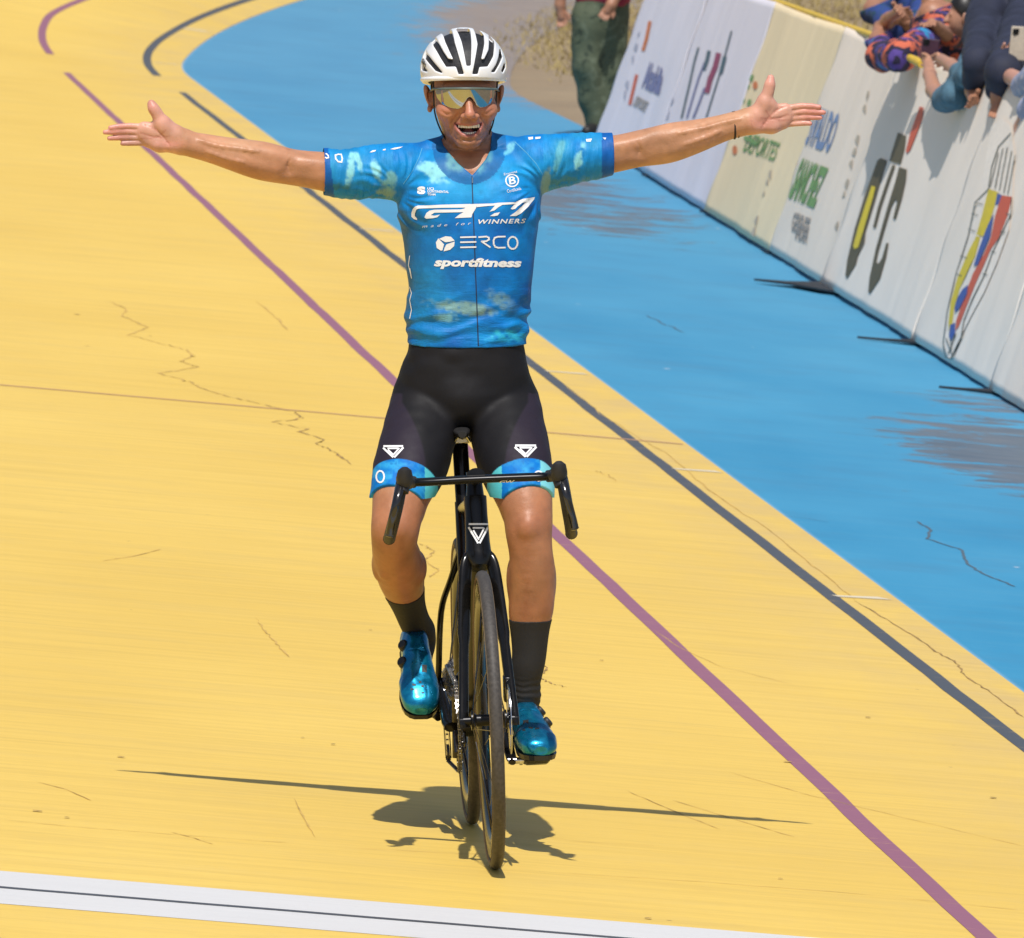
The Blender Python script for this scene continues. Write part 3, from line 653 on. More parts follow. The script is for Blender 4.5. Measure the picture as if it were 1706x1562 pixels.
# hands: palms to the camera, thumbs up
def hand(palm, fingers, thumb, Yp, s):
    for pts in palm: gb.chain(rows_px(pts), .014)
    for pts in fingers: gb.chain(rows_px(pts), .0012)
    gb.chain(rows_px(thumb), .010)
hand([[(302, 234, .775, 17), (270, 216, .772, 12), (240, 211, .77, 9)], [(302, 236, .775, 16), (268, 225, .773, 12), (236, 219, .772, 9)], [(300, 240, .775, 12), (268, 235, .774, 11), (238, 228, .773, 8.5)], [(298, 243, .775, 9), (266, 242, .775, 9), (246, 237, .774, 8)], [(292, 222, .765, 13), (272, 208, .762, 11), (266, 204, .762, 8)], [(292, 243, .762, 7), (262, 242, .762, 6)]],
     [[(240, 211, .770, 5.6), (216, 209.5, .768, 5.2), (198, 210.5, .765, 4.9), (184, 212.5, .762, 4.2)], [(236, 220, .772, 5.8), (209, 218.5, .769, 5.4), (190, 219, .766, 5.0), (175, 220, .763, 4.2)],
      [(238, 229, .773, 5.6), (212, 228.5, .771, 5.2), (195, 229, .769, 4.8), (182, 230, .766, 4.0)], [(247, 237.5, .774, 5.2), (226, 238, .772, 4.8), (214, 238.5, .770, 4.4), (204, 239, .768, 3.8)]],
     [(288, 222, .768, 14), (270, 203, .762, 10.5), (261, 188, .76, 8.2), (255.5, 180, .76, 7.8), (252, 172, .762, 6.4)], .77, -1)
hand([[(1252, 200, .775, 17), (1283, 186, .772, 12), (1308, 180, .77, 9)], [(1252, 202, .775, 16), (1284, 196, .773, 12), (1312, 189, .772, 9)], [(1254, 206, .775, 12), (1285, 205, .774, 11), (1311, 198, .773, 8.5)], [(1258, 210, .775, 9), (1285, 211, .775, 9), (1306, 206.5, .774, 8)], [(1262, 188, .765, 13), (1276, 172, .762, 11), (1284, 172, .762, 8)], [(1262, 211, .762, 7), (1290, 211, .762, 6)]],
     [[(1308, 180, .770, 5.6), (1335, 176, .768, 5.2), (1352, 176.5, .765, 4.9), (1365, 178, .762, 4.2)], [(1312, 189, .772, 5.8), (1340, 185, .769, 5.4), (1358, 186, .766, 5.0), (1372, 187, .763, 4.2)],
      [(1311, 198, .773, 5.6), (1338, 195, .771, 5.2), (1354, 195, .769, 4.8), (1367, 195.5, .766, 4.0)], [(1306, 207, .774, 5.2), (1326, 205.5, .772, 4.8), (1340, 205, .770, 4.4), (1350, 205.5, .768, 3.8)]],
     [(1264, 190, .768, 14), (1273, 168, .762, 10.5), (1280, 152, .76, 8.2), (1282.5, 141, .76, 7.8), (1284, 130, .762, 6.4)], .77, 1)
# creases and veins that follow the finished surface
for L, r, lf in [([(766, 190), (758, 199), (752, 210), (751, 222)], 2.6, .25), ([(798, 189), (806, 198), (812, 209), (813, 220)], 2.6, .25), ([(757, 228), (762, 233), (768, 236)], 1.5, .3), ([(806, 226), (801, 231), (795, 235)], 1.5, .3), ([(772, 233), (781, 234), (790, 232.5)], 1.8, .3), ([(733, 184), (744, 190), (755, 189)], 1.3, .4), ([(822, 182), (812, 189), (803, 188)], 1.3, .4), ([(742, 198), (744, 208), (748, 218)], 1.2, .4), ([(820, 196), (818, 206), (815, 216)], 1.2, .4),
                 ([(484, 264), (480, 276), (484, 290)], 1.5, .6), ([(1062, 236), (1066, 248), (1062, 262)], 1.5, .6), 
                 ([(240, 206), (256, 213), (270, 226), (282, 241)], 1.3, .45), ([(236, 222), (252, 227), (268, 228)], 1.0, .5), ([(1312, 176), (1296, 182), (1281, 196), (1270, 211)], 1.3, .45), ([(1314, 191), (1300, 196), (1284, 198)], 1.0, .5)]: gb.etch(L, r, lf)
for L, r in [([(332, 233), (360, 242), (395, 247), (430, 252)], 1.5), ([(345, 252), (372, 262), (405, 270)], 1.2), ([(1232, 198), (1205, 204), (1168, 214), (1130, 222)], 1.5), ([(1200, 218), (1172, 230), (1140, 240)], 1.2)]: gb.etch(L, r * .85, -.35, .008, 'add')
def skin_tint(V):
    px, py = to_px(V); base = np.array([.44, .205, .11]); c = np.tile(base, (len(V), 1))
    def blend(w, col): c[:] = c * (1 - w[:, None]) + np.array(col) * w[:, None]
    gs = lambda x, y, rx, ry: np.exp(-((px - x) / rx) ** 2 - ((py - y) / ry) ** 2)
    arm = np.clip((np.abs(px - 775) - 180) / 150, 0, 1) * (py < 330); blend(arm * .6, (.55, .285, .16))
    hands = np.clip((np.abs(px - 775) - 468) / 18, 0, 1) * (py < 330); blend(hands * .85, (.64, .335, .25))
    tips = np.clip((np.abs(px - 775) - 548) / 30, 0, 1) * (py < 330); blend(tips * .8, (.66, .27, .22))
    blend(gs(285, 240, 26, 7) * .5 + gs(1270, 205, 22, 9) * .5, (.66, .25, .20)); blend(gs(252, 172, 8, 12) * .7 + gs(1284, 130, 7, 12) * .7, (.64, .26, .21))
    for L in ([(240, 207), (258, 214), (272, 226), (284, 242)], [(234, 221), (250, 226), (268, 229), (282, 226)], [(236, 230), (252, 230), (266, 226), (276, 216)], [(301, 224), (303, 234), (302, 246)], [(1310, 176), (1294, 182), (1280, 196), (1268, 212)], [(1314, 190), (1300, 195), (1284, 198), (1268, 196)], [(1314, 200), (1298, 200), (1284, 196), (1276, 184)], [(1250, 190), (1251, 200), (1253, 212)]):
        for a, b in zip(L[:-1], L[1:]):
            a, b = np.array(a, float), np.array(b, float); e = b - a; t = np.clip(((px - a[0]) * e[0] + (py - a[1]) * e[1]) / (e @ e), 0, 1); dd = np.hypot(px - a[0] - t * e[0], py - a[1] - t * e[1]); blend(hands * np.clip((1.9 - dd) / 1.2, 0, 1) * .55, (.46, .17, .12))
    head = (py < 262) & (np.abs(px - 775) < 75); hz = head.astype(float)
    blend(hz * .5, (.40, .165, .095))
    blend(hz * (gs(742, 183, 13, 9) + gs(812, 182, 12, 9)).clip(0, 1) * .5, (.50, .19, .125)); blend(hz * gs(783, 188, 12, 9) * .45, (.53, .2, .14))
    beard = hz * np.clip((py - 200) / 16, 0, 1) * (py < 252) * (.55 + .45 * (vnoise(px / 2.5, py / 2.5, px * 0 + .5) > 0)); blend(beard * .52, (.15, .08, .05))
    blend(hz * gs(781, 200, 16, 4.5) * .38, (.18, .09, .06))
    front = V[:, 1] < .722
    MP = np.array(MOUTH); dm = np.full(len(V), 99.0); sg = np.ones(len(V)); sel = np.where(hz * (py > 190) * (py < 240) > 0)[0]; X, Z = px[sel], py[sel]; d2 = np.full(len(sel), 1e9); s2 = np.ones(len(sel))
    for q in range(len(MP)):
        a, b = MP[q], MP[q - 1]; e = b - a; wx, wz = X - a[0], Z - a[1]; t = np.clip((wx * e[0] + wz * e[1]) / (e @ e), 0, 1); d2 = np.minimum(d2, (wx - e[0] * t) ** 2 + (wz - e[1] * t) ** 2)
        c1 = Z >= a[1]; c2 = Z < b[1]; c3 = e[0] * wz > e[1] * wx; s2 = np.where((c1 & c2 & c3) | (~c1 & ~c2 & ~c3), -s2, s2)
    dm[sel] = np.sqrt(d2) * s2
    blend(front * np.clip((3.6 - np.abs(dm)) / 1.2, 0, 1) * (dm > -2.5) * (py > 203) * .7, (.42, .13, .11))
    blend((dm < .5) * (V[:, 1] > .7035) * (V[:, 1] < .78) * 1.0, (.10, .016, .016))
    legs = np.clip((py - 800) / 30, 0, 1); blend(legs * .8, (.37, .155, .072))
    knee = gs(661, 880, 30, 26) + gs(881, 882, 30, 26); blend(knee.clip(0, 1) * .4, (.43, .18, .105))
    n = vnoise(V[:, 0] * 26, V[:, 1] * 26, V[:, 2] * 26); n2 = vnoise(V[:, 0] * 90, V[:, 1] * 90, V[:, 2] * 90); c *= (1 + .085 * n + .05 * n2)[:, None]; c[:, 1:] *= (1 - .035 * vnoise(V[:, 0] * 13 + 5, V[:, 1] * 13, V[:, 2] * 13))[:, None]
    return c.clip(.005, 1)
rider = gb.obj('person', M_SKIN, None, {'tint': skin_tint})
tag(rider, 'smiling cyclist in blue jersey and black shorts with both arms spread wide', 'person')
del gb
# teeth and tongue inside the open mouth
M_TEETH = plain('tooth_enamel', (.82, .76, .66), .25, vary=.06); M_TONGUE = plain('tongue_skin', (.34, .09, .08), .4)
m = MB()
for x in np.linspace(765, 797, 9):
    Y = .6965 + .014 * ((x - 781) / 18) ** 2; p = J(x, 210.3 - .9 * abs((x - 781) / 16), Y); m.box(p, (.0056, .005, .0085))
m.build('teeth', M_TEETH, rider, bevel=.0012)
m = MB()
for x in np.linspace(768, 792, 8):
    Y = .697 + .014 * ((x - 780) / 15) ** 2; p = J(x, 222 - 2.0 * ((x - 780) / 13) ** 2, Y); m.box(p, (.0044, .005, .005))
m.build('teeth', M_TEETH, rider, bevel=.001)
m = MB(); m.lathe(J(780, 221, .722), (0, -1, .25), [(0, .012), (.009, .010), (.014, .003), (.015, -.01)], 20); m.build('tongue', M_TONGUE, rider)
# ---------------------------------------------------------------- hair under the helmet
gh = Grid((-.12, .66, 1.66), (.10, .93, 1.86), .002)
gh.ell(P_(773, 128, .805), (.079, .101, .098), .01); gh.ell(P_(774, 160, .82), (.0735, .080, .055), .02)
gh.poly(pxz([(718.5, 60), (719.5, 143), (726, 143), (727, 132), (822, 132), (822, 143), (828, 142), (829, 60)], .7), .60, .77, 'sub', .001) if False else None
gh.cut(P_(773, 172, .88), (0, -.55, -1)); gh.cut((0, .752, 0), (0, -1, 0))
gh.obj('hair', plain('dark_hair', (.018, .012, .009), .5, vary=.4, nscale=200, bump=.4), rider)
# ---------------------------------------------------------------- jersey
def jersey_tint(V):
    px, py = to_px(V); z = px * 0; front = V[:, 1] < .83
    n1 = vnoise(px / 26, py / 20, z + .3); n2 = vnoise(px / 9, py / 8, z + 4.1); n3 = vnoise(px / 4, py / 4, z + 9.7)
    sleeve = (px < 655) | (px > 905)
    deep = np.array([.0, .115, .44]); mid = np.array([.0, .235, .62]); cyan = np.array([.015, .41, .74]); mint = np.array([.27, .66, .68]); teal = np.array([.03, .24, .33]); olive = np.array([.20, .35, .30])
    c = np.tile(mid, (len(V), 1))
    def blend(w, col): w = np.clip(w, 0, 1)[:, None]; c[:] = c * (1 - w) + col * w
    gs = lambda x, y, rx, ry, r=0: np.exp(-(((px - x) * math.cos(r) + (py - y) * math.sin(r)) / rx) ** 2 - ((-(px - x) * math.sin(r) + (py - y) * math.cos(r)) / ry) ** 2)
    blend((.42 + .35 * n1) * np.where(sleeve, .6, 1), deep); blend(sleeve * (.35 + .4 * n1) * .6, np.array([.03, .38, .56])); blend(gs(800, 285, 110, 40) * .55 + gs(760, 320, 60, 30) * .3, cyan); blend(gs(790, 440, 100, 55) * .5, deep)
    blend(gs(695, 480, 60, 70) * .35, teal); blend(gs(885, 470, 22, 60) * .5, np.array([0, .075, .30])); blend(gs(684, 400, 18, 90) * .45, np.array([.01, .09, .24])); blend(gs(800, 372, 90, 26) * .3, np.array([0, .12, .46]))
    patch = lambda w, sharp=3.0, lo=.42: np.clip((w * (1 + .25 * n1 + .22 * n2 + .16 * n3) - lo) * sharp * .7, 0, 1)
    blend(patch(gs(722, 285, 34, 22, .4), 4) * .85, mint); blend(patch(gs(742, 268, 16, 30, -.7), 4) * .6, teal)
    blend(patch(gs(770, 512, 62, 13, .15), 3.2, .35) * .85, olive); blend(patch(gs(745, 528, 26, 10), 4) * .7, np.array([.22, .50, .50]))
    blend(patch(gs(835, 500, 36, 16, .4), 3) * .6, olive); blend(patch(gs(860, 510, 26, 40), 2) * .6, np.array([0, .10, .32]))
    blend(patch(gs(840, 560, 46, 12), 3, .3) * .75, np.array([.03, .45, .60])); blend(patch(gs(720, 555, 40, 24), 2, .4) * .5, np.array([0, .13, .40]))
    # collar
    col = np.clip((36 - np.abs(np.hypot((px - 782) * .92, py - 244) - 46)) / 20, 0, 1) * (py < 309) * (py > 225) * front
    colz = ((np.abs(px - 782) < 62) & (py < 312) & (np.hypot((px - 782) * 1.0, (py - 240) * .92) < 62)).astype(float) * front
    blend(colz * .92, np.array([.005, .125, .36])); blend(colz * patch(gs(760, 268, 20, 20), 3, .3) * .85, np.array([.10, .33, .38])); blend(colz * patch(gs(806, 268, 12, 24, .5), 3, .3) * .7, np.array([.10, .35, .40]))
    # sleeves
    for x, y, rx, ry, r, cc in [(583, 285, 8, 40, .15, mint), (597, 268, 6, 20, -.3, mint), (628, 285, 9, 24, -.35, mint), (640, 318, 24, 14, .4, olive), (650, 300, 14, 20, .3, np.array([.18, .45, .45])),
                                (965, 262, 9, 34, .25, mint), (930, 262, 7, 40, .25, np.array([.10, .40, .50])), (945, 300, 40, 10, -.1, np.array([.05, .22, .26])), (560, 310, 40, 9, .2, np.array([.02, .16, .22])), (910, 300, 8, 30, .2, olive), (850, 246, 7, 14, .6, np.array([.15, .52, .66]))]:
        blend(patch(gs(x, y, rx, ry, r), 4, .38) * .85, cc)
    cuff = ((px < 552 - (py - 284) * -.12) | (px > 1003)).astype(float); blend(cuff * .9, np.array([.0, .085, .36]))
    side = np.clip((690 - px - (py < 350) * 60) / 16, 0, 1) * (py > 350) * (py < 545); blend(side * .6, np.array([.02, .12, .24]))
    # side panel ink
    c *= (1 + .06 * n2 + .04 * n3)[:, None]
    return c.clip(.0, 1)
gj = Grid((-.34, .66, 1.10), (.35, .95, 1.66), .0028)
gj.loft(torso_rows(.0), k=.02)
limb(gj, ARM_L[:5], .03, .0035); limb(gj, ARM_R[:5], .03, .0035)
for a, b, r0, r1 in [((752, 250), (672, 280), 26, 30), ((812, 246), (886, 268), 26, 30)]: gj.cone(P_(*a, .82), P_(*b, .81), r0 / 716 + .004, r1 / 716 + .004, .03)
for (x, y, Y), r in [((735, 345, .715), (.055, .022, .045)), ((835, 342, .715), (.055, .022, .045))]: gj.ell(P_(x, y, Y), r, .03)     # chest
limb(gj, [(781, 268, .815, 45), (779, 238, .81, 42.5)], .012, .003)
# folds of the cloth
X, Y_, Z = gj.ax[0][:, None, None], gj.ax[1][None, :, None], gj.ax[2][None, None, :]
PX = 773 + (X + .013) * 717; PYp = 578 - (Z - 1.141) * 717
def fold(phase, wl, amp, mask):
    gj.f[:] = gj.f + (amp * (np.sin(2 * math.pi * phase / wl) - 1) * mask).astype(np.float32)
low = np.clip((PYp - 480) / 45, 0, 1) * np.clip((578 - PYp) / 22, 0, 1)
ph = PYp + .0009 * (PX - 790) ** 2 * np.sign(700 - PX * 0) * -1 + 6 * np.sin(PX / 31.0) + 4 * np.sin(PX / 13 + PYp / 9)
fold(ph, 29, .0021, low); fold(PYp - .55 * (PX - 700) + 5 * np.sin(PX / 19), 37, .0016, low * np.clip((760 - PX) / 40, 0, 1)); fold(PYp + .6 * (PX - 860) + 4 * np.sin(PX / 17), 34, .0014, low * np.clip((PX - 800) / 40, 0, 1))
for cx, sg in ((655, 1), (905, -1)):                                      # gathers round the armpits and shoulders
    dx, dy = PX - cx, PYp - 318; rr = np.sqrt(dx * dx + dy * dy); an = np.arctan2(dy, dx)
    fold(an * 3.1 + rr * .012 + .25 * np.sin(rr / 9 + an * 5), 1.0, .0017, np.exp(-((rr - 46) / 22) ** 2) * np.clip((rr - 18) / 12, 0, 1) * (PYp < 400) + 0 * Y_)
for cx in (585, 965): fold(PX + .25 * (PYp - 285), 15, .0009, np.exp(-((PX - cx) / 42) ** 2) + 0 * Y_)
gj.ruffle(.0014, 30, 30, 22, .02)
# zip line and cut edges
gj.cone(P_(786, 292, .672), P_(797, 580, .680), .0016, .0016, .002, 'sub', .03)
gj.cut(P_(776, 579.5, .70), (0, .06, -1)); gj.cut(P_(534, 284, .80), (-1, 0, -.10)); gj.cut(P_(1020.5, 256, .80), (1, 0, .02))
gj.poly(pxz([(735, 214), (740, 240), (748, 254), (762, 271), (785.5, 291), (808, 266), (818, 250), (821, 228), (822, 205)], .74), .60, .80, 'sub', .002)
gj.cut(P_(780, 222, .74), (0, -.25, 1))
M_JERSEY = tint_material('jersey_cloth', .55, 0, .3, .22, 420)
def add_wrinkles(m, vecs):
    """fine gathers in stretched cloth, where the wrinkle attribute says so"""
    t = NT.__new__(NT); t.m = m; t.t = m.node_tree; t.b = t.t.nodes['Principled BSDF']; h = None
    for nm, sc, am in vecs:
        n = t.math('MULTIPLY', t.math('MULTIPLY', t.noise(t.coord(sc), 1.0, 4, .6, .6), t.attr(nm).outputs['Fac']), am); h = n if h is None else t.math('ADD', h, n)
    o = t.n('ShaderNodeBump'); o.inputs['Strength'].default_value = .8; o.inputs['Distance'].default_value = .004; t.l(h, o.inputs['Height'])
    old = t.b.inputs['Normal'].links[0].from_socket; t.l(old, o.inputs['Normal']); t.l(o.outputs[0], t.b.inputs['Normal'])
add_wrinkles(M_JERSEY, [('wsleeve', (150, 30, 22), 1.0), ('wwaist', (16, 30, 75), 1.0)])
def w_sleeve(V):
    px, py = to_px(V); return np.clip(np.exp(-((px - 628) / 60) ** 2) + np.exp(-((px - 935) / 55) ** 2) + .35 * ((px < 600) | (px > 960)) + .12, 0, 1)
def w_waist(V):
    px, py = to_px(V); return np.clip((py - 440) / 100, 0, 1) * .9 + .15
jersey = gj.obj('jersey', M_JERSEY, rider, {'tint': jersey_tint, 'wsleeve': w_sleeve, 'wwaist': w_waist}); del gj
# ---------------------------------------------------------------- shorts
def shorts_tint(V):
    px, py = to_px(V); z = px * 0; c = np.tile(np.array([.0095, .009, .0105]), (len(V), 1))
    def blend(w, col): w = np.clip(w, 0, 1)[:, None]; c[:] = c * (1 - w) + np.array(col) * w
    n1 = vnoise(px / 12, py / 9, z + 2); n2 = vnoise(px / 4, py / 4, z + 7)
    outL = np.clip((712 - 10 * np.clip((790 - py) / 60, 0, 2) ** 2 - px) / 4, 0, 1) * (py > 655); outR = np.clip((px - 838 - 10 * np.clip((790 - py) / 60, 0, 2) ** 2) / 4, 0, 1) * (py > 655)
    blend(outL + outR, (.023, .017, .028))
    axL = (V - np.array(J(683, 779, .65))) @ np.array((J(669, 822, .595) - J(683, 779, .65)).normalized()); axR = (V - np.array(J(860, 779, .64))) @ np.array((J(872, 822, .58) - J(860, 779, .64)).normalized())
    ax = np.where(px < 772, axL, axR); band = np.clip((ax - .045) / .002, 0, 1)
    blend(band, (.0, .17, .55)); blend(band * np.clip(.5 + .9 * n1 + .3 * n2, 0, 1) * .7, (.04, .40, .70)); blend(band * np.clip(.8 * n2, 0, 1) * .5, (.0, .08, .38))
    inner = band * np.clip(((px > 708) & (px < 836)).astype(float), 0, 1); blend(inner, (.10, .55, .60)); blend(band * (px > 900), (.20, .60, .66))
    return c
gs_ = Grid((-.28, .40, .80), (.25, .95, 1.18), .0028)
gs_.loft(torso_rows(.003), k=.02); limb(gs_, LEG_L[:6], .028, .0022); limb(gs_, LEG_R[:6], .028, .0022)
gs_.ell(P_(772, 668, .735), (.062, .055, .058), .035)
for x, y, Y, r in [(678, 838, .575, (.024, .03, .042)), (648, 845, .58, (.022, .03, .05)), (893, 842, .56, (.022, .03, .05)), (859, 836, .565, (.024, .03, .045))]: gs_.ell(P_(x, y, Y), [q + .0025 for q in r], .012)
X, Y_, Z = gs_.ax[0][:, None, None], gs_.ax[1][None, :, None], gs_.ax[2][None, None, :]
gs_.ruffle(.0012, 24, 24, 40, .02)
for pts in [[(664, 647, .70, 2.2), (705, 645, .675, 2.6), (735, 668, .655, 2.8), (752, 690, .65, 2.4)], [(886, 641, .70, 2.2), (840, 645, .675, 2.6), (812, 668, .655, 2.8), (795, 690, .65, 2.4)]]: gs_.chain(rows_px(pts), .012, 'sub')
hemL = (J(669, 822, .595) - J(683, 779, .65)).normalized(); hemR = (J(872, 822, .58) - J(860, 779, .64)).normalized()
pl = J(672, 813, .605) + hemL * .05; pr = J(869, 813, .592) + hemR * .05
d = lambda p, n: (X - p.x) * n.x + (Y_ - p.y) * n.y + (Z - p.z) * n.z
gs_.f = np.maximum(gs_.f, np.where(X < float(J(772, 760, .65).x), d(pl, hemL), d(pr, hemR)).astype(np.float32))
gs_.cut(P_(776, 560, .7), (0, 0, 1))
M_SHORTS = tint_material('shorts_lycra', .62, 0, .22, .2, 500)
shorts = gs_.obj('shorts', M_SHORTS, rider, {'tint': shorts_tint}); del gs_
# ---------------------------------------------------------------- socks
M_SOCK = plain('black_sock_knit', (.012, .011, .011), .75, vary=.3, nscale=300, bump=.3)
def sock(rows, foot, top, n, lo, hi):
    g = Grid(lo, hi, .0025); limb(g, rows, .015, .0025); limb(g, foot, .015, .0025)
    g.cut(P_(*top), n); X, Y_, Z = g.ax[0][:, None, None], g.ax[1][None, :, None], g.ax[2][None, None, :]
    g.f += (.0009 * np.sin(Z * 420 + 3 * vnoise(X * 30, Y_ * 30, Z * 10)) * np.exp(-((Z - float(J(700, 1050 if rows is LEG_L[-5:] else 1140, .8).z)) / .03) ** 2)).astype(np.float32)
    return g.obj('sock', M_SOCK, rider)
sock(LEG_L[-6:], FOOT_L[:3], (674, 982, .73), (-.12, -.62, .78), (-.20, .60, .30), (-.05, 1.0, .66))
sock(LEG_R[-7:], FOOT_R[:3], (884, 1031, .57), (0, -.05, 1), (.05, .44, .22), (.20, .72, .56))
# ---------------------------------------------------------------- shoes
def shoe_mat():
    t = NT('metallic_blue_shoe'); c = t.coord(); f = t.noise(c, 60, 5); k = t.ramp(f, [(.3, (.0, .16, .33, 1)), (.7, (.005, .27, .46, 1))])
    t.set(Base_Color=k, Metallic=.75, Roughness=t.ramp(t.noise(c, 90, 4), [(.3, .24), (.7, .36)])); t.b.inputs['Coat Weight'].default_value = .4; t.b.inputs['Coat Roughness'].default_value = .15
    t.bump(t.noise(c, 110, 3), .18, .002); return t.m
M_SHOE = shoe_mat(); M_RUBBER = plain('black_rubber', (.014, .013, .013), .55, vary=.3); M_CARBON = plain('carbon_sole', (.012, .012, .013), .3, vary=.3)
M_GLOSS = plain('glossy_black_paint', (.006, .0055, .005), .2, vary=.2, spec=.35); M_BLACKAL = plain('black_anodised', (.012, .012, .013), .32, .6, vary=.2)
M_STEEL = plain('polished_steel', (.55, .55, .56), .22, 1.0, vary=.15, nscale=120); M_DARKSTEEL = plain('dark_steel', (.10, .095, .09), .34, 1.0, vary=.3, nscale=120)
M_PRINT = plain('white_print', (.80, .80, .80), .55, vary=.03)
def shoot(o, px, py):
    """where the ray of a photo pixel meets an object's surface"""
    if not hasattr(shoot, 'c'): shoot.c = {}
    if o.name not in shoot.c:
        me = o.data; shoot.c[o.name] = BVHTree.FromPolygons([v.co.copy() for v in me.vertices], [tuple(p.vertices) for p in me.polygons])
    h = shoot.c[o.name].ray_cast(CAM, ray(px, py).normalized()); return h[0], h[1]
vsq = lambda cx, cy, w, h, sk=0: [(cx - w, cy - h), (cx + w, cy - h + sk), (cx + w, cy + h + sk), (cx - w, cy + h)]
SHOE_ROWS = [(0.0, 0, .030, .016, .024), (.006, 0, .036, .026, .034), (.03, 0, .044, .032, .044), (.07, 0, .048, .0335, .048), (.105, 0, .046, .0345, .046), (.14, 0, .0405, .038, .0405), (.175, 0, .035, .0435, .035), (.205, 0, .031, .046, .031), (.23, 0, .0275, .044, .0275), (.25, 0, .0245, .038, .0235), (.263, 0, .0215, .028, .017), (.269, 0, .019, .016, .010)]
def shoe(ball, fwd, side, dials, vents, top_z):
    f = Vector(fwd).normalized(); s_ = (Vector(side) - f * Vector(side).dot(f)).normalized(); u = s_.cross(f); u = u if u.z > 0 else -u
    T = Matrix(((s_.x, u.x, f.x, 0), (s_.y, u.y, f.y, 0), (s_.z, u.z, f.z, 0), (0, 0, 0, 1))); O = Vector(ball) - f * .19; T.translation = O; Tn = np.array(T)
    g = Grid((-.06, -.01, -.01), (.06, .13, .285), .002); g.loft(SHOE_ROWS, .0, 0, 2.35)
    g.f = np.maximum(g.f, (.004 - g.ax[1])[None, :, None]); 
    # collar opening
    g.cut((0, .088, .05), (0, 1, -.25)); 
    for a, b in [((-.05, .085, .115), (.05, .085, .125)), ((.012, .10, .10), (.016, .05, .25)), ((-.05, .03, .15), (-.03, .07, .12))]: g.cone(a, b, .0012, .0012, .004, 'sub', .02)
    Xl, Yl, Zl = g.ax[0][:, None, None], g.ax[1][None, :, None], g.ax[2][None, None, :]; g.f += (.0009 * vnoise(Xl * 60, Yl * 60, Zl * 45) * (np.abs(g.f) < .01)).astype(np.float32)
    V, F = g.mesh(); V = V @ Tn[:3, :3].T + Tn[:3, 3]; F = F if np.linalg.det(Tn[:3, :3]) > 0 else F[:, ::-1]
    o = fast_mesh('shoe', V, F, M_SHOE, rider)
    sg = MB(); pr = [(z, hw) for z, cx, cy, hw, hh in SHOE_ROWS]; 
    top = [Vector((hw * 1.0, .007, z)) for z, hw in pr] + [Vector((-hw * 1.0, .007, z)) for z, hw in reversed(pr)]; bot = [Vector((p.x * .94, -.004, p.z)) for p in top]; n = len(top)
    sg.add(top + bot, [tuple(range(n)), tuple(reversed(range(n, 2 * n)))] + [(k, (k + 1) % n, n + (k + 1) % n, n + k) for k in range(n)]); sg.build('sole', M_CARBON, o, T, smooth=False)
    for p, nr in dials:
        mm = MB(); nn = Vector(nr).normalized(); mm.lathe(Vector(p) - nn * .008, nn, [(.0145, 0), (.0145, .007), (.0125, .0085), (.0125, .014), (.0105, .0165), (.0, .0165)], 22); mm.build('dial', M_RUBBER, o, T)
    for pts in vents:
        mm = MB(); hits = []
        for (x, y) in pts:
            h, nr = shoot(o, x, y)
            if h: hits.append(h + nr * .0006)
        if len(hits) > 2: mm.add(hits, [tuple(range(len(hits)))]); mm.build('vent_hole', M_RUBBER, o, smooth=False)
    return o
shoe(J(697, 1161, .742), (.02, -.84, -.54), (1, 0, 0), [((-.029, .074, .088), (-.7, .7, .1)), ((-.034, .062, .136), (-.7, .7, .15))],
     [vsq(707, 1113, 4, 6, 1), vsq(700, 1136, 2.0, 1.4), vsq(690, 1140, 3, 1.4, 1), vsq(704, 1143, 2.2, 1.6), vsq(687, 1148, 3, 1.4), vsq(704, 1154, 2.6, 1.3)], 0)
shoe(J(891, 1253, .43), (.10, -.985, -.10), (1, 0, 0), [((.029, .076, .095), (.7, .65, .1)), ((.036, .060, .145), (.7, .65, .15))],
     [vsq(876, 1203, 4.5, 3, -1), vsq(884, 1212, 3.6, 1.2, 1), vsq(895, 1214, 3.6, 1.2, -1), vsq(873, 1216, 2.6, 1.2)], 0)
# ---------------------------------------------------------------- helmet
gm = Grid((-.13, .64, 1.74), (.11, .98, 1.90), .0017)
HC = P_(772.5, 116, .80)
gm.ell(HC, (.1008, .138, .099), .01)
gm.f = np.maximum(gm.f, 0 * gm.f + gm.f)
Zg = lambda x, y: (660 + x * .16644, 30 + y * .16644)
vents = [[(636, 128), (752, 128), (748, 230), (728, 465), (700, 465), (664, 230)],
         [(497, 150), (520, 122), (572, 122), (582, 250), (612, 380), (658, 548), (620, 548), (578, 420), (540, 330), (508, 240)], [(812, 122), (852, 135), (888, 185), (880, 260), (838, 400), (800, 548), (760, 548), (792, 400), (824, 260)],
         [(384, 200), (414, 188), (430, 250), (470, 340), (512, 410), (590, 424), (592, 472), (500, 477), (455, 400), (402, 290)], [(958, 198), (996, 245), (966, 380), (906, 474), (818, 477), (818, 424), (880, 412), (934, 320)],
         [(303, 305), (325, 370), (380, 450), (452, 540), (402, 522), (345, 450), (306, 390)], [(1058, 330), (1067, 400), (1030, 460), (980, 532), (956, 532), (1005, 470), (1038, 400)],
         [(262, 440), (285, 470), (318, 535), (290, 528), (255, 480)], [(1098, 470), (1100, 500), (1075, 540), (1068, 530)]]
for iv, v in enumerate(vents): gm.poly(pxz([Zg(*q) for q in v], .70), .60, .97 if iv < 3 else (.84 if iv < 5 else .79), 'sub', .003, .0017)
gm.ell(HC - np.array([0, 0, .004]), (.085, .120, .084), .004, 'sub')
gm.cut(P_(772, 129, .665), (0, -.12, -1))
M_HELM = plain('white_helmet_shell', (.86, .86, .865), .25, vary=.03, coat=.3)
helmet = gm.obj('helmet', M_HELM, rider); del gm
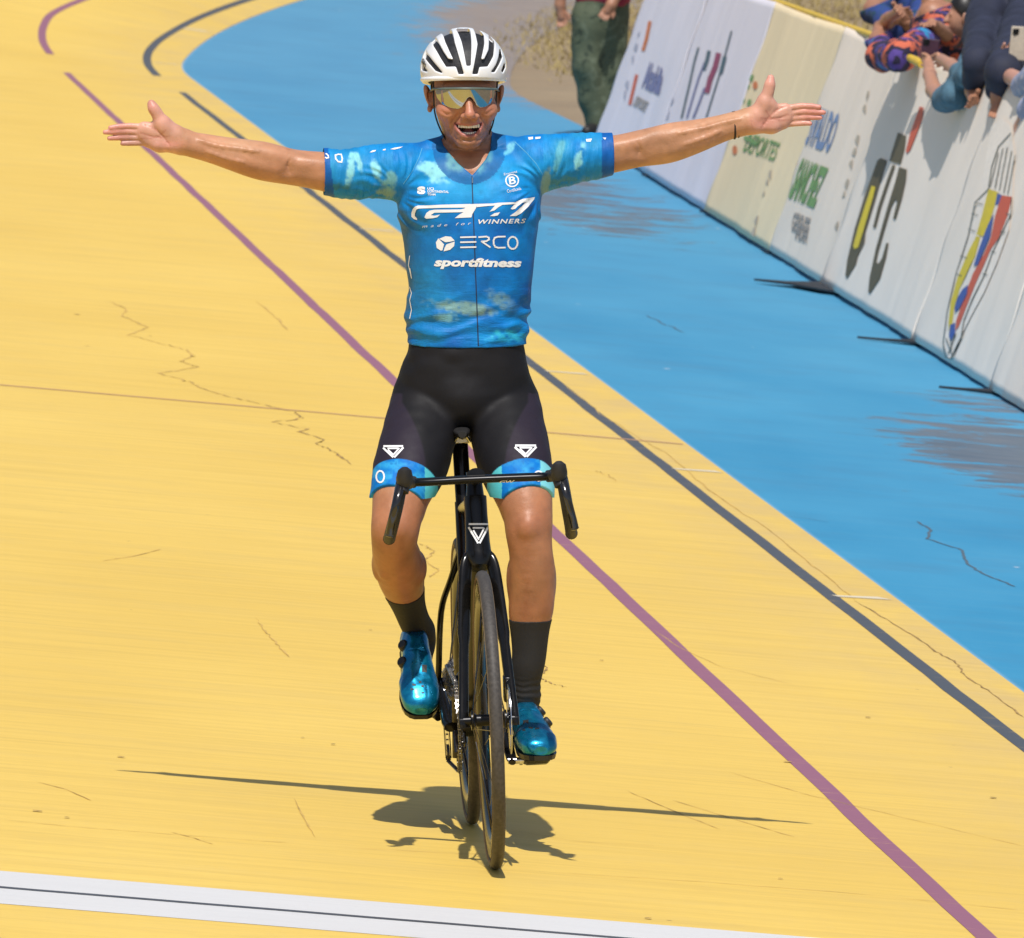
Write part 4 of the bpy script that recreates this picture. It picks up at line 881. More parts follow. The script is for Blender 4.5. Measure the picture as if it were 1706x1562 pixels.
gl = Grid((-.13, .64, 1.72), (.11, .98, 1.90), .0025); gl.ell(HC - np.array([0, 0, .003]), (.0945, .130, .0925), .01)
gl.cut(P_(772, 128, .68), (0, -.12, -1)); gl.obj('helmet_liner', plain('black_helmet_liner', (.014, .014, .016), .6, vary=.5, nscale=90, bump=.6), helmet); del gl
gr_ = [(t, P_(772.5 + 69.3 * math.cos(t), 132 - 2.5 * math.sin(t) ** 2, .80 - .1285 * math.sin(t))) for t in np.linspace(.0, math.pi, 40)]
m = MB(); m.tube([p for t, p in gr_], (.0042), 10, flat=(Vector((0, 0, 1)), 1.25)); m.build('helmet_brim', M_HELM, helmet)
M_STRAP = plain('black_strap', (.012, .012, .013), .7)
for pts in [[(722, 133, .74), (722.5, 160, .745), (724, 185, .748), (729, 204, .752), (737, 222, .770), (744, 234, .790)], [(829, 133, .75), (827, 160, .752), (825, 185, .756), (821, 206, .762), (815, 222, .776), (810, 232, .795)]]:
    m = MB(); m.tube([P_(*p) for p in spline(pts, 5)], .0026, 6, flat=(Vector((1, 0, 0)), .7)); m.build('chin_strap', M_STRAP, helmet)
# ---------------------------------------------------------------- sunglasses
def lens_mat():
    t = NT('mirror_lens'); lw = t.n('ShaderNodeLayerWeight'); lw.inputs[0].default_value = .4
    t.set(Base_Color=t.mix(t.ramp(t.noise(t.coord(), 12, 2), [(.3, 0), (.7, 1)]), (.40, .40, .36, 1), (.38, .42, .45, 1)), Metallic=.95, Roughness=.07); return t.m
gg = Grid((-.09, .63, 1.69), (.075, .80, 1.77), .0012)
LC = P_(775.5, 136, .752)
LR = (.0790, .083, .118)
gg.ell(LC, LR, 0); 
gg.poly(pxz([(725, 147), (750, 145.5), (780, 145), (805, 145), (825, 147.5), (824, 160), (818, 172), (809, 177.5), (799, 179), (793, 176), (788.5, 167), (785.5, 162.5), (781.5, 160.5), (778, 162), (774, 169), (769, 178), (763, 181), (750, 179.5), (737, 174), (729, 163)], .70), .60, .80, 'int', .001) if False else None
def keep(g, pts, y0, y1):
    t = Grid(g.lo, g.lo + (g.n - 1) * g.h, g.h); t.f[:] = 1; t.poly(pts, y0, y1, 'add', 0); g.f = np.maximum(g.f, t.f[:g.n[0], :g.n[1], :g.n[2]])
keep(gg, pxz([(725, 147), (750, 145.5), (780, 145), (805, 145), (825, 147.5), (824, 160), (818, 172), (809, 177.5), (799, 179), (793, 176), (788.5, 167), (785.5, 162.5), (781.5, 160.5), (778, 162), (774, 169), (769, 178), (763, 181), (750, 179.5), (737, 174), (729, 163)], .70), .60, .76)
gg.ell(LC, (LR[0] - .0027, LR[1] - .0027, LR[2] - .0027), 0, 'sub')
glasses = gg.obj('sunglasses', lens_mat(), rider); del gg
M_FRAME = plain('grey_green_frame', (.10, .13, .115), .3, vary=.1)
def on_lens(x, y): 
    b = P_(x, y, .70); q = (np.array([b[0], 0, b[2]]) - np.array([LC[0], 0, LC[2]])) / np.array([LR[0] + .0005, 1, LR[2] + .0005]); return np.array([b[0], LC[1] - .0835 * math.sqrt(max(0, 1 - q[0] ** 2 - q[2] ** 2)), b[2]])
m = MB(); m.tube([on_lens(x, 146.2 + .0008 * (x - 776) ** 2) for x in np.linspace(724, 826.5, 26)], .0030, 8); m.build('glasses_frame', M_FRAME, glasses)
for a, b in [((725, 148), (715.5, 153, .80)), ((826, 148), (831.5, 152, .80))]:
    m = MB(); m.tube([on_lens(*a), (on_lens(*a) + P_(*b)) / 2 + np.array([0, 0, .001]), P_(*b)], [.0032, .0026, .0022], 8); m.build('glasses_temple', M_FRAME, glasses)
m = MB(); m.tube([P_(776.5, 168, .686), P_(781.5, 161, .679), P_(787, 167, .686)], .0024, 8); m.build('nose_pad', M_RUBBER, glasses)
# ---------------------------------------------------------------- wristbands
M_BAND = plain('dark_cord', (.03, .018, .014), .7)
for cx, cy, tl in [(1222.5, 208.5, .30), (1227, 207, .12)]:
    c = P_(cx, cy, .780); m = MB(); pts = []
    for k in range(28):
        w = 2 * math.pi * k / 28; pts.append(c + np.array([tl * .02 * math.sin(w) * .9 - .007 * math.sin(w), .0305 * math.cos(w), .0300 * math.sin(w)]))
    m.tube(pts, .0034 if cx < 1225 else .0020, 6, closed=True); m.build('wristband', M_BAND, rider)
# ================================================================== the bicycle
bike = tag(empty('bicycle', (0, 0, 0)), 'black road bicycle with disc brakes ridden hands-free by the blue cyclist', 'bicycle')
BM = Matrix.Rotation(math.radians(-1.2), 4, 'Z') @ Matrix.Rotation(math.radians(-2.4), 4, 'Y')
def bp(name, mb, mat, parent=bike, smooth=True, bevel=0): return mb.build(name, mat, parent, BM, smooth, bevel)
def tyre_mat():
    t = NT('tyre_rubber'); c = t.coord(); f = t.noise(c, 120, 4); t.bump(f, .3, .001)
    return t.set(Base_Color=t.ramp(f, [(.3, (.035, .031, .028, 1)), (.7, (.075, .066, .058, 1))]), Roughness=.62)
M_TYRE = tyre_mat(); M_WALL = plain('sidewall_reflection_tan', (.16, .10, .05), .7, vary=.2)  # tan colour paints the yellow track's reflection onto the tyre sidewalls
M_CHAIN = plain('oily_chain_steel', (.32, .30, .27), .30, 1.0, vary=.4, nscale=200)
WR = .339; AXF = Vector((0, 0, WR)); AXR = Vector((0, .985, WR)); BB = Vector((0, .585, .270)); EX = Vector((1, 0, 0))
def wheel(ax, depth, nsp, front):
    rim = MB(); ro = .314; ri = ro - depth
    rim.lathe(ax, EX, [(ro, -.0105), (ro - .004, -.0125), (ro - depth * .45, -.0135), (ri + .008, -.0085), (ri, -.003), (ri, .003), (ri + .008, .0085), (ro - depth * .45, .0135), (ro - .004, .0125), (ro, .0105)], 96, True)
    w = bp('wheel', rim, M_GLOSS)
    ty = MB(); pr = [(WR - .0140 + .0142 * math.cos(a), .0142 * math.sin(a)) for a in np.linspace(-2.3, 2.3, 17)]; ty.lathe(ax, EX, pr, 128); bp('tyre', ty, M_TYRE, w)
    for sg in (-1, 1):
        sw = MB(); sw.lathe(ax, EX, [(ro + .0035, sg * .0125), (ro + .0055, sg * .0139), (ro + .0095, sg * .0150), (ro + .0095, sg * .0140)], 128); bp('sidewall', sw, M_WALL, w)
    hb = MB(); hw = .042 if front else .048
    hb.lathe(ax, EX, [(.0, -.058), (.010, -.058), (.010, -hw), (.022, -hw + .002), (.022, -hw + .006), (.014, -hw + .014), (.013, 0), (.014, hw - .014), (.022, hw - .006), (.022, hw - .002), (.010, hw), (.010, .058), (.0, .058)], 32); bp('hub', hb, M_BLACKAL, w)
    for k in range(nsp):
        sg = 1 if k % 2 else -1; a0 = 2 * math.pi * k / nsp; tw = (1 if (k // 2) % 2 else -1) * 1.15
        p0 = ax + Vector((sg * (hw - .005), .019 * math.cos(a0 + tw), .019 * math.sin(a0 + tw))); p1 = ax + Vector((0, (ri + .002) * math.cos(a0), (ri + .002) * math.sin(a0)))
        s_ = MB(); s_.tube([p0, p1], [(.0012, .0008)] * 2, 6); bp('spoke', s_, M_DARKSTEEL, w)
    v = MB(); a0 = 1.9; v.tube([ax + Vector((0, ri * math.cos(a0), ri * math.sin(a0))), ax + Vector((0, (ri - .022) * math.cos(a0), (ri - .022) * math.sin(a0)))], .0025, 8); bp('valve', v, M_STEEL, w)
    rt = MB(); rx = .046 if front else .052
    rt.lathe(ax, EX, [(.080 if front else .070, rx), (.080 if front else .070, rx + .0018), (.064, rx + .0018), (.064, rx)], 64, True)
    for k in range(6):
        a = k * math.pi / 3; rt.tube([ax + Vector((rx + .001, .018 * math.cos(a), .018 * math.sin(a))), ax + Vector((rx + .001, .067 * math.cos(a + .5), .067 * math.sin(a + .5)))], .0035, 6)
    bp('brake_disc', rt, M_STEEL, w); return w
wheel(AXF, .045, 20, True); wr_ = wheel(AXR, .048, 24, False)
# frame
H0, H1 = Vector((0, .155, .695)), Vector((0, .196, .832)); SC = Vector((0, .728, .765))
fr = MB()
fr.tube([H0 - (H1 - H0) * .06, H0 + (H1 - H0) * .25, H0 + (H1 - H0) * .7, H1], [(.032, .030), (.028, .0235), (.026, .0215), (.026, .022)], 24)
fr.tube([H0 + Vector((0, .012, .03)), H0 + (BB - H0) * .5, BB + Vector((0, -.02, .02))], [(.030, .022), (.028, .025), (.026, .030)], 20)
fr.tube([H1 + Vector((0, .012, -.03)), (H1 + SC) / 2 + Vector((0, 0, -.005)), SC], [(.018, .020), (.015, .018), (.013, .016)], 20)
fr.tube([BB, BB + (SC - BB) * .35, SC, SC + (SC - BB) * .03], [(.030, .026), (.024, .017), (.021, .0145), (.021, .0145)], 20)
fr.lathe(BB, EX, [(.0, -.043), (.023, -.043), (.024, -.03), (.024, .03), (.023, .043), (0, .043)], 28)
for sg in (-1, 1):
    fr.tube(spline([SC + Vector((sg * .012, .0, -.10)), SC + Vector((sg * .035, .06, -.17)), (SC + AXR) / 2 + Vector((sg * .056, .03, -.04)), AXR + Vector((sg * .064, -.01, .02)), AXR + Vector((sg * .066, 0, -.006))], 5), [.009] * 4 + [.0075] * 17, 12)
    fr.tube(spline([BB + Vector((sg * .030, .01, 0)), BB + Vector((sg * .036, .10, .005)), BB + Vector((sg * .058, .26, .04)), AXR + Vector((sg * .064, -.012, -.004)), AXR + Vector((sg * .066, 0, 0))], 5), [.014] * 6 + [.0105] * 15, 12)
frame_o = bp('frame', fr, M_GLOSS)
fk = MB()
for sg in (-1, 1):
    fk.tube(spline([Vector((sg * .003, .150, .705)), Vector((sg * .018, .148, .700)), Vector((sg * .032, .130, .668)), Vector((sg * .043, .085, .55)), Vector((sg * .052, .035, .42)), Vector((sg * .057, .002, .345)), Vector((sg * .057, -.002, .325))], 6),
            [(.016, .013)] * 8 + [(.0165, .0085)] * 12 + [(.0125, .0085)] * 17, 14)
fk.tube([H0 + Vector((0, 0, .01)), H0 - Vector((0, .006, .008)), H0 - Vector((0, .012, .022))], [(.033, .032), (.031, .034), (.024, .030)], 18)
fork = bp('fork', fk, M_GLOSS)
fc = MB(); fc.lathe(AXF, EX, [(0, -.067), (.009, -.067), (.010, -.062), (.010, .062), (.009, .067), (0, .067)], 20); bp('thru_axle', fc, M_BLACKAL, fork)
ca = MB(); ca.box(Vector((.050, .050, .405)), (.024, .03, .062), Matrix.Rotation(.28, 3, 'X')); bp('brake_caliper', ca, M_BLACKAL, fork, bevel=.005)
cr = MB(); cr.box(Vector((.052, .93, .400)), (.026, .06, .03), Matrix.Rotation(.3, 3, 'X')); bp('brake_caliper', cr, M_BLACKAL, bevel=.005)
st = MB(); HT = Vector((0, .2085, .875))
st.tube([H1, H1 + (HT - H1) * .55], [.021, .0185], 20); bp('headset_spacer', st, M_BLACKAL)
st = MB(); st.tube([H1 + (HT - H1) * .5, HT + Vector((0, .001, .012))], [.0185, .0175], 20); st.tube([HT, HT + Vector((0, -.05, .004)), Vector((0, .105, .888))], [(.0165, .0165), (.0165, .017), (.0165, .021)], 18); bp('stem', st, M_BLACKAL)
# handlebar: tops, then the drops, each hood and lever its own part
WL = lambda *p: J(*p)
hbm = MB(); tops = [(682, 802, .085), (694, 803, .098), (720, 802, .104), (760, 799.5, .106), (800, 797.5, .106), (840, 796, .104), (880, 794.5, .102), (908, 793.5, .097), (921, 792, .085)]
hbm.tube([WL(*p) for p in spline(tops, 6)], [(.0098, .0165)] * 49, 16)
handlebar = hbm.build('handlebar', M_BLACKAL, bike)
M_TAPE = plain('black_bar_tape', (.02, .019, .018), .6, vary=.4, nscale=150, bump=.5); M_LEVER = plain('lever_carbon', (.012, .011, .011), .16, vary=.3, coat=.5)
for sg, drop, hood, lever in [(-1, [(690, 803, .097), (681, 802, .085), (675, 800, .045), (671, 800, -.01), (668, 812, -.045), (663, 838, -.058), (657, 864, -.045), (652, 884, -.005), (648.5, 897, .06)],
                     [(680, 803, .055), (676, 801, .01), (673, 798, -.035), (674, 796, -.072)], [(667, 808, -.072), (661, 832, -.098), (655, 858, -.098), (650.5, 880, -.088), (648.5, 894, -.082)]),
                    (1, [(912, 793, .097), (922, 792, .085), (929, 790, .045), (933, 789, -.01), (937, 801, -.045), (942, 827, -.058), (946.5, 853, -.045), (950, 873, -.005), (952, 888, .06)],
                     [(924, 791, .055), (929, 790, .01), (932, 788, -.035), (931, 786, -.072)], [(938, 798, -.072), (944, 822, -.098), (950, 847, -.098), (955.5, 868, -.088), (958.5, 882, -.082)])]:
    d_ = MB(); d_.tube([WL(*p) for p in spline(drop, 5)], .0138, 14); d_.build('drop_bar', M_TAPE, handlebar)
    h_ = MB(); hp = [WL(*p) for p in spline(hood, 6)]; h_.tube(hp + [hp[-1] + Vector((0, -.010, .004))], [.0168 + .002 * math.sin(i / 18 * 3.1) for i in range(19)] + [.010], 14)
    tip = hp[-1]; h_.tube([tip + Vector((0, .004, -.012)), tip + Vector((0, -.006, .006)), tip + Vector((0, -.006, .018)), tip + Vector((0, -.004, .024))], [.0170, .0185, .0155, .007], 14)
    hd = h_.build('brake_hood', M_RUBBER, handlebar)
    b_ = MB(); b_.tube([tip + Vector((0, .02, -.006)), tip + Vector((sg * .006, .0, -.03)), WL(*lever[0]) + Vector((0, .012, -.012))], [.017, .016, .012], 12); b_.build('shifter_body', M_RUBBER, hd)
    l_ = MB(); lp = spline(lever, 6); l_.tube([WL(*p) for p in lp], [(.0062, .0105)] * 5 + [(.0056, .0092)] * (len(lp) - 7) + [(.0062, .0098), (.004, .007)], 12); l_.build('brake_lever', M_LEVER, hd)
    e_ = MB(); q = WL(*drop[-1]); e_.tube([q, q + Vector((0, .006, 0))], [.0145, .011], 14); e_.build('bar_plug', M_GLOSS, handlebar)
# seat post and saddle
sp_ = MB(); top = Vector((0, .790, .925)); sp_.tube([SC - Vector((0, .02, .06)), SC, top], [(.0185, .0105)] * 3, 18); bp('seatpost', sp_, M_GLOSS)
sd = MB(); rows = [(.655, .010, .948, .010), (.665, .017, .950, .016), (.70, .020, .952, .018), (.76, .026, .953, .020), (.82, .045, .955, .022), (.87, .066, .958, .022), (.91, .070, .962, .020), (.925, .058, .963, .014)]
v = []; f = []
for y, hw, z, th in rows:
    for k in range(16):
        a = 2 * math.pi * k / 16; v.append(Vector((hw * math.copysign(abs(math.cos(a)) ** .8, math.cos(a)), y, z - .004 + (th * .5 * math.sin(a) if math.sin(a) > 0 else th * 1.0 * math.sin(a) * (1 - .3 * abs(math.cos(a)))))))
for i in range(len(rows) - 1):
    for k in range(16): f.append((i * 16 + k, i * 16 + (k + 1) % 16, (i + 1) * 16 + (k + 1) % 16, (i + 1) * 16 + k))
f += [tuple(range(16)), tuple(range(112, 128))]; sd.add(v, f); saddle = bp('saddle', sd, M_RUBBER)
for sg in (-1, 1):
    r_ = MB(); r_.tube(spline([Vector((sg * .008, .675, .94)), Vector((sg * .018, .71, .923)), Vector((sg * .021, .78, .920)), Vector((sg * .022, .84, .922)), Vector((sg * .03, .895, .945))], 5), .0035, 8); bp('saddle_rail', r_, M_STEEL, saddle)
cl = MB(); cl.box(top + Vector((0, 0, -.002)), (.05, .035, .02)); bp('saddle_clamp', cl, M_STEEL, saddle, bevel=.003)
# drivetrain
CD = Vector((0, -.158, -.069)); CX = -.045
def ring(r, x, teeth, name):
    m = MB(); v = []; n = teeth * 4
    for xx in (x - .0012, x + .0012):
        for rr in ('o', 'i'):
            for k in range(n):
                a = 2 * math.pi * k / n; q = (r + (.0035 if k % 4 in (1, 2) else -.002)) if rr == 'o' else r - .016; v.append(BB + Vector((xx, q * math.cos(a), q * math.sin(a))))
    f = []
    for k in range(n):
        j = (k + 1) % n; f += [(k, j, n + j, n + k), (2 * n + k, 3 * n + k, 3 * n + j, 2 * n + j), (k, 2 * n + k, 2 * n + j, j), (n + k, n + j, 3 * n + j, 3 * n + k)]
    m.add(v, f)
    for k in range(4):
        a = k * math.pi / 2 + .6; m.tube([BB + Vector((x, .015 * math.cos(a), .015 * math.sin(a))), BB + Vector((x, (r - .012) * math.cos(a), (r - .012) * math.sin(a)))], [(.003, .011)] * 2, 8)
    return bp(name, m, M_DARKSTEEL, smooth=False)
ring(.105, CX, 52, 'chainring'); ring(.073, CX + .008, 36, 'chainring')
for sg, nm in ((-1, 'crank_arm'), (1, 'crank_arm')):
    d_ = CD * sg; x = sg * .062; m = MB()
    m.tube([BB + Vector((x * .9, 0, 0)), BB + Vector((x, 0, 0)) + d_ * .12, BB + Vector((x * 1.08, 0, 0)) + d_ * .6, BB + Vector((x * 1.14, 0, 0)) + d_ * .96, BB + Vector((x * 1.15, 0, 0)) + d_ * 1.06], [(.013, .020), (.010, .018), (.0085, .0135), (.0085, .0125), (.006, .008)], 14); c_ = bp(nm, m, M_GLOSS)
    pc = BB + d_; p = MB(); p.tube([pc + Vector((x, 0, 0)), pc + Vector((sg * .098, 0, 0))], .0075, 12); p.tube([pc + Vector((sg * .088, 0, 0)), pc + Vector((sg * .095, 0, 0))], .011, 12); bp('pedal_spindle', p, M_STEEL, c_)
    tl = Matrix.Rotation(-.75 if sg < 0 else -.17, 3, 'X'); p = MB(); p.box(pc + Vector((sg * .128, 0, 0)), (.060, .075, .016), tl); p.box(pc + Vector((sg * .128, .0, 0)), (.052, .050, .022), tl); bp('pedal', p, M_CARBON, c_, bevel=.004)
cs = MB()
for k in range(11):
    r = .058 - k * .0036; x = -.030 - k * .0025; n = 30; v = []
    pr = []
    for xx in (x - .0008, x + .0008):
        for j in range(n * 2): a = math.pi * j / n; q = r + (.003 if j % 2 else -.002); v.append(AXR + Vector((xx, q * math.cos(a), q * math.sin(a))))
    N = n * 2; cs.add(v, [tuple(range(N)), tuple(reversed(range(N, 2 * N)))] + [(j, (j + 1) % N, N + (j + 1) % N, N + j) for j in range(N)])
bp('cassette', cs, M_STEEL, wr_, smooth=False)
# rear derailleur and the chain path through it
DC = AXR + Vector((-.055, .022, -.075)); P1 = AXR + Vector((-.050, .018, -.085)); P2 = AXR + Vector((-.050, -.030, -.165))
dm = MB(); dm.tube([AXR + Vector((-.062, .004, -.012)), AXR + Vector((-.072, .030, -.045)), AXR + Vector((-.074, .032, -.078)), P1 + Vector((-.016, 0, 0))], [.010, .015, .015, .011], 12); der = bp('derailleur', dm, M_BLACKAL)
for sx in (-.006, .006):
    m = MB(); m.tube([P1 + Vector((sx, .004, .012)), P1 + Vector((sx, 0, 0)), P2 + Vector((sx, 0, 0)), P2 + Vector((sx, -.004, -.012))], [(.0015, .008), (.0015, .014), (.0015, .013), (.0015, .007)], 10); bp('derailleur_cage', m, M_DARKSTEEL, der)
for q in (P1, P2):
    m = MB(); m.lathe(q, EX, [(0, -.003), (.017, -.003), (.019, 0), (.017, .003), (0, .003)], 22); bp('jockey_wheel', m, M_CARBON, der)
path = []
cassr = .040; cxr = -.042
for a in np.linspace(-.35, math.pi + .1, 26): path.append(BB + Vector((CX, -.105 * math.sin(a), .105 * math.cos(a))))
path = [BB + Vector((CX, .105 * math.sin(.05), .105 * math.cos(.05)))] + path
path += [P2 + Vector((.0, -.008, -.020)), P2 + Vector((0, .012, -.016)), P2 + Vector((0, .019, .004)), P1 + Vector((0, -.016, -.008)), P1 + Vector((0, -.016, .012)), P1 + Vector((0, -.002, .022))]
for a in np.linspace(-math.pi * .55, math.pi * .5, 10): path.append(AXR + Vector((cxr, cassr * math.cos(a), cassr * math.sin(a))))
path = np.array([list(p) for p in path + [path[0]]]); dl = np.r_[0, np.cumsum(np.linalg.norm(np.diff(path, axis=0), axis=1))]; nl = int(dl[-1] / .0127)
ch = MB()
for k in range(nl):
    s0, s1 = (k + .06) * .0127, (k + .94) * .0127; a = Vector([np.interp(s0, dl, path[:, i]) for i in range(3)]); b = Vector([np.interp(s1, dl, path[:, i]) for i in range(3)])
    wdt = .0028 if k % 2 else .0018
    for sx in (-wdt, wdt): ch.tube([a + EX * sx - (b - a) * .18, (a + b) / 2 + EX * sx, b + EX * sx + (b - a) * .18], [(.0005, .0042), (.0005, .0028), (.0005, .0042)], 6)
    ch.tube([a - EX * .0034, a + EX * .0034], .0018, 6)
chn = bp('chain', ch, M_CHAIN); tag(chn, kind='stuff')
# ================================================================== flat prints laid on cloth, frame and banners
def flat_mesh(polys, maxlen):
    """polys: list of (points, holes=[]) in 2D; returns finely split 2D verts and triangles"""
    bm = bmesh.new()
    for pts in polys:
        loops = pts if isinstance(pts[0][0], (list, tuple)) else [pts]
        vv = [Vector((p[0], p[1], 0)) for l in loops for p in l]; tri = tessellate_polygon([[Vector((p[0], p[1], 0)) for p in l] for l in loops])
        bv = [bm.verts.new(q) for q in vv]
        for t in tri:
            try: bm.faces.new([bv[i] for i in t])
            except ValueError: pass
    split_long(bm, maxlen); v = np.array([q.co[:] for q in bm.verts]).reshape(-1, 3)[:, :2]; bm.verts.index_update()
    f = [tuple(q.index for q in fc.verts) for fc in bm.faces]; bm.free(); return v, f
def split_long(bm, maxlen):
    for _ in range(5):
        ed = [e for e in bm.edges if e.calc_length() > maxlen]
        if not ed: break
        bmesh.ops.subdivide_edges(bm, edges=ed, cuts=1); bmesh.ops.triangulate(bm, faces=bm.faces[:])
def text_mesh(txt, shear=0, bold=0, maxlen=.12, space=1.0, res=3):
    """lettering normalised to a box 0..1 x 0..1 (width, height)"""
    cu = bpy.data.curves.new('lettering', 'FONT'); cu.body = txt; cu.shear = shear; cu.offset = bold; cu.resolution_u = res; cu.space_character = space
    o = bpy.data.objects.new('lettering', cu); COL.objects.link(o); bpy.context.view_layer.update()
    me = bpy.data.meshes.new_from_object(o.evaluated_get(bpy.context.evaluated_depsgraph_get())); bpy.data.objects.remove(o); bpy.data.curves.remove(cu)
    bm = bmesh.new(); bm.from_mesh(me); bpy.data.meshes.remove(me); bmesh.ops.triangulate(bm, faces=bm.faces[:]); split_long(bm, maxlen)
    bm.verts.index_update(); v = np.array([q.co[:2] for q in bm.verts]); f = [tuple(q.index for q in fc.verts) for fc in bm.faces]; bm.free()
    v = (v - v.min(0)) / (v.max(0) - v.min(0)); return v, f
def lay(name, v, f, target, mat, off, parent):
    """verts in photo pixels put on the surface of a built object"""
    P3 = []; ok = []
    for x, y in v:
        h, n = shoot(target, x, y); P3.append(h + n * off if h else Vector()); ok.append(h is not None)
    f = [q for q in f if all(ok[i] for i in q)]
    if not f: return None
    used = sorted({i for q in f for i in q}); mp = {i: k for k, i in enumerate(used)}
    o = mesh_obj(name, [tuple(P3[i]) for i in used], [tuple(mp[i] for i in q) for q in f], mat, parent); return o
def box_px(v, tl, tr, bl):
    """unit box to a parallelogram of pixels"""
    tl, tr, bl = map(np.array, (tl, tr, bl)); return bl + v[:, :1] * (tr - tl) + v[:, 1:] * (tl - bl)
def jtext(name, txt, tl, tr, bl, target, parent, mat, **kw):
    v, f = text_mesh(txt, **kw); return lay(name, box_px(v, tl, tr, bl), f, target, mat, .0011, parent)
def jpoly(name, polys, target, parent, mat, off=.0011, maxlen=6): 
    v, f = flat_mesh(polys, maxlen); return lay(name, v, f, target, mat, off, parent)
def stroke(pts, w, closed=False):
    """polyline turned to quads"""
    P = [np.array(p, float) for p in pts]; out = []
    for a, b in zip(P, P[1:] + ([P[0]] if closed else [])):
        if closed is False and b is P[0]: break
        d = (b - a) / (np.linalg.norm(b - a) + 1e-9); n = np.array([-d[1], d[0]]) * w / 2; e = d * w * .45
        out.append([tuple(a - e + n), tuple(b + e + n), tuple(b + e - n), tuple(a - e - n)])
    return out
def arc(cx, cy, rx, ry, a0, a1, n=14): return [(cx + rx * math.cos(a), cy + ry * math.sin(a)) for a in np.linspace(a0, a1, n)]
Z7 = lambda L: [(660 + x * .1524, 280 + y * .1524) for x, y in L]
JW = M_PRINT
# big chest wordmark, traced stroke by stroke
jpoly('chest_wordmark', [Z7([(232, 565), (195, 555), (170, 530), (170, 490), (185, 445), (210, 418), (240, 410), (500, 398), (815, 390), (815, 412), (770, 430), (500, 432), (250, 440), (225, 450), (210, 490), (208, 520), (232, 548)]),
     Z7([(310, 535), (330, 490), (365, 463), (420, 452), (700, 450), (745, 440), (765, 420), (815, 392), (890, 388), (870, 440), (832, 500), (822, 537), (640, 545), (690, 505), (735, 480), (420, 485), (400, 497), (378, 512), (420, 518), (480, 505), (450, 535), (400, 545), (330, 550)]),
     Z7([(880, 390), (1060, 385), (1110, 378), (1150, 376), (1300, 370), (1340, 350), (1420, 330), (1512, 315), (1505, 340), (1440, 420), (1370, 490), (1310, 520), (1240, 522), (1300, 480), (1385, 400), (1420, 365), (1380, 375), (1330, 415), (1300, 445), (1265, 450), (1250, 440), (1285, 400), (1300, 390), (1160, 400), (1110, 430), (1075, 460), (1020, 475), (1060, 430), (1080, 408), (1000, 412), (880, 425)]),
     Z7([(1025, 522), (1075, 490), (1135, 480), (1110, 515), (1070, 523)])], jersey, jersey, JW)
jtext('chest_lettering', 'made for', Z7([(285, 618)])[0], Z7([(820, 585)])[0], Z7([(285, 648)])[0], jersey, jersey, JW, shear=.3, space=1.9)
jtext('chest_lettering', 'WINNERS', Z7([(897, 560)])[0], Z7([(1415, 548)])[0], Z7([(897, 610)])[0], jersey, jersey, JW, shear=.25, bold=.02, space=1.2)
er = []
for y in (752, 806, 862): er += stroke(Z7([(708, y + 2), (868, y - 2)]), 2.6)
er += stroke(Z7([(905, 752), (985, 746), (1012, 758), (1014, 778), (985, 796), (935, 800), (1024, 860)]), 2.6)
er += stroke(Z7([(1186, 746), (1110, 748), (1076, 760), (1064, 790), (1066, 830), (1082, 858), (1115, 868), (1186, 866)]), 2.6)
er += stroke(Z7(arc(1272, 815, 52, 66, 0, 6.28, 18)), 2.7)
jpoly('sponsor_lettering', er, jersey, jersey, JW)
cx, cy = 538, 826
jpoly('sponsor_emblem', [Z7([(470, 770), (540, 742), (600, 748), (640, 790), (590, 802), (540, 808)]), Z7([(462, 765), (436, 810), (445, 870), (490, 900), (508, 895), (524, 830)]), Z7([(640, 800), (634, 850), (590, 890), (520, 908), (530, 870), (550, 832)])], jersey, jersey, JW)
jtext('sponsor_lettering', 'sportfitness', Z7([(415, 975)])[0], Z7([(1368, 985)])[0], Z7([(415, 1100)])[0], jersey, jersey, JW, shear=.2, bold=.045)
jtext('team_emblem', 'S', Z7([(232, 200)])[0], Z7([(322, 200)])[0], Z7([(232, 286)])[0], jersey, jersey, JW, bold=.07)
for t_, a, b, y0, y1 in [('UCI', 342, 412, 208, 236), ('CONTINENTAL', 342, 575, 240, 266), ('TEAM', 342, 430, 270, 294)]:
    jtext('small_lettering', t_, Z7([(a, y0)])[0], Z7([(b, y0 + 6)])[0], Z7([(a, y1)])[0], jersey, jersey, JW, bold=.02)
jpoly('badge_ring', stroke(Z7(arc(1266, 136, 68, 66, 0, 6.28, 22)), 2.0), jersey, jersey, JW)
jtext('badge_letter', 'B', Z7([(1228, 98)])[0], Z7([(1300, 88)])[0], Z7([(1238, 180)])[0], jersey, jersey, JW, bold=.02)
jtext('badge_lettering', 'Empresa', Z7([(1175, 55)])[0], Z7([(1318, 22)])[0], Z7([(1180, 88)])[0], jersey, jersey, JW)
jtext('badge_lettering', 'Certificada', Z7([(1208, 236)])[0], Z7([(1360, 204)])[0], Z7([(1214, 270)])[0], jersey, jersey, JW)
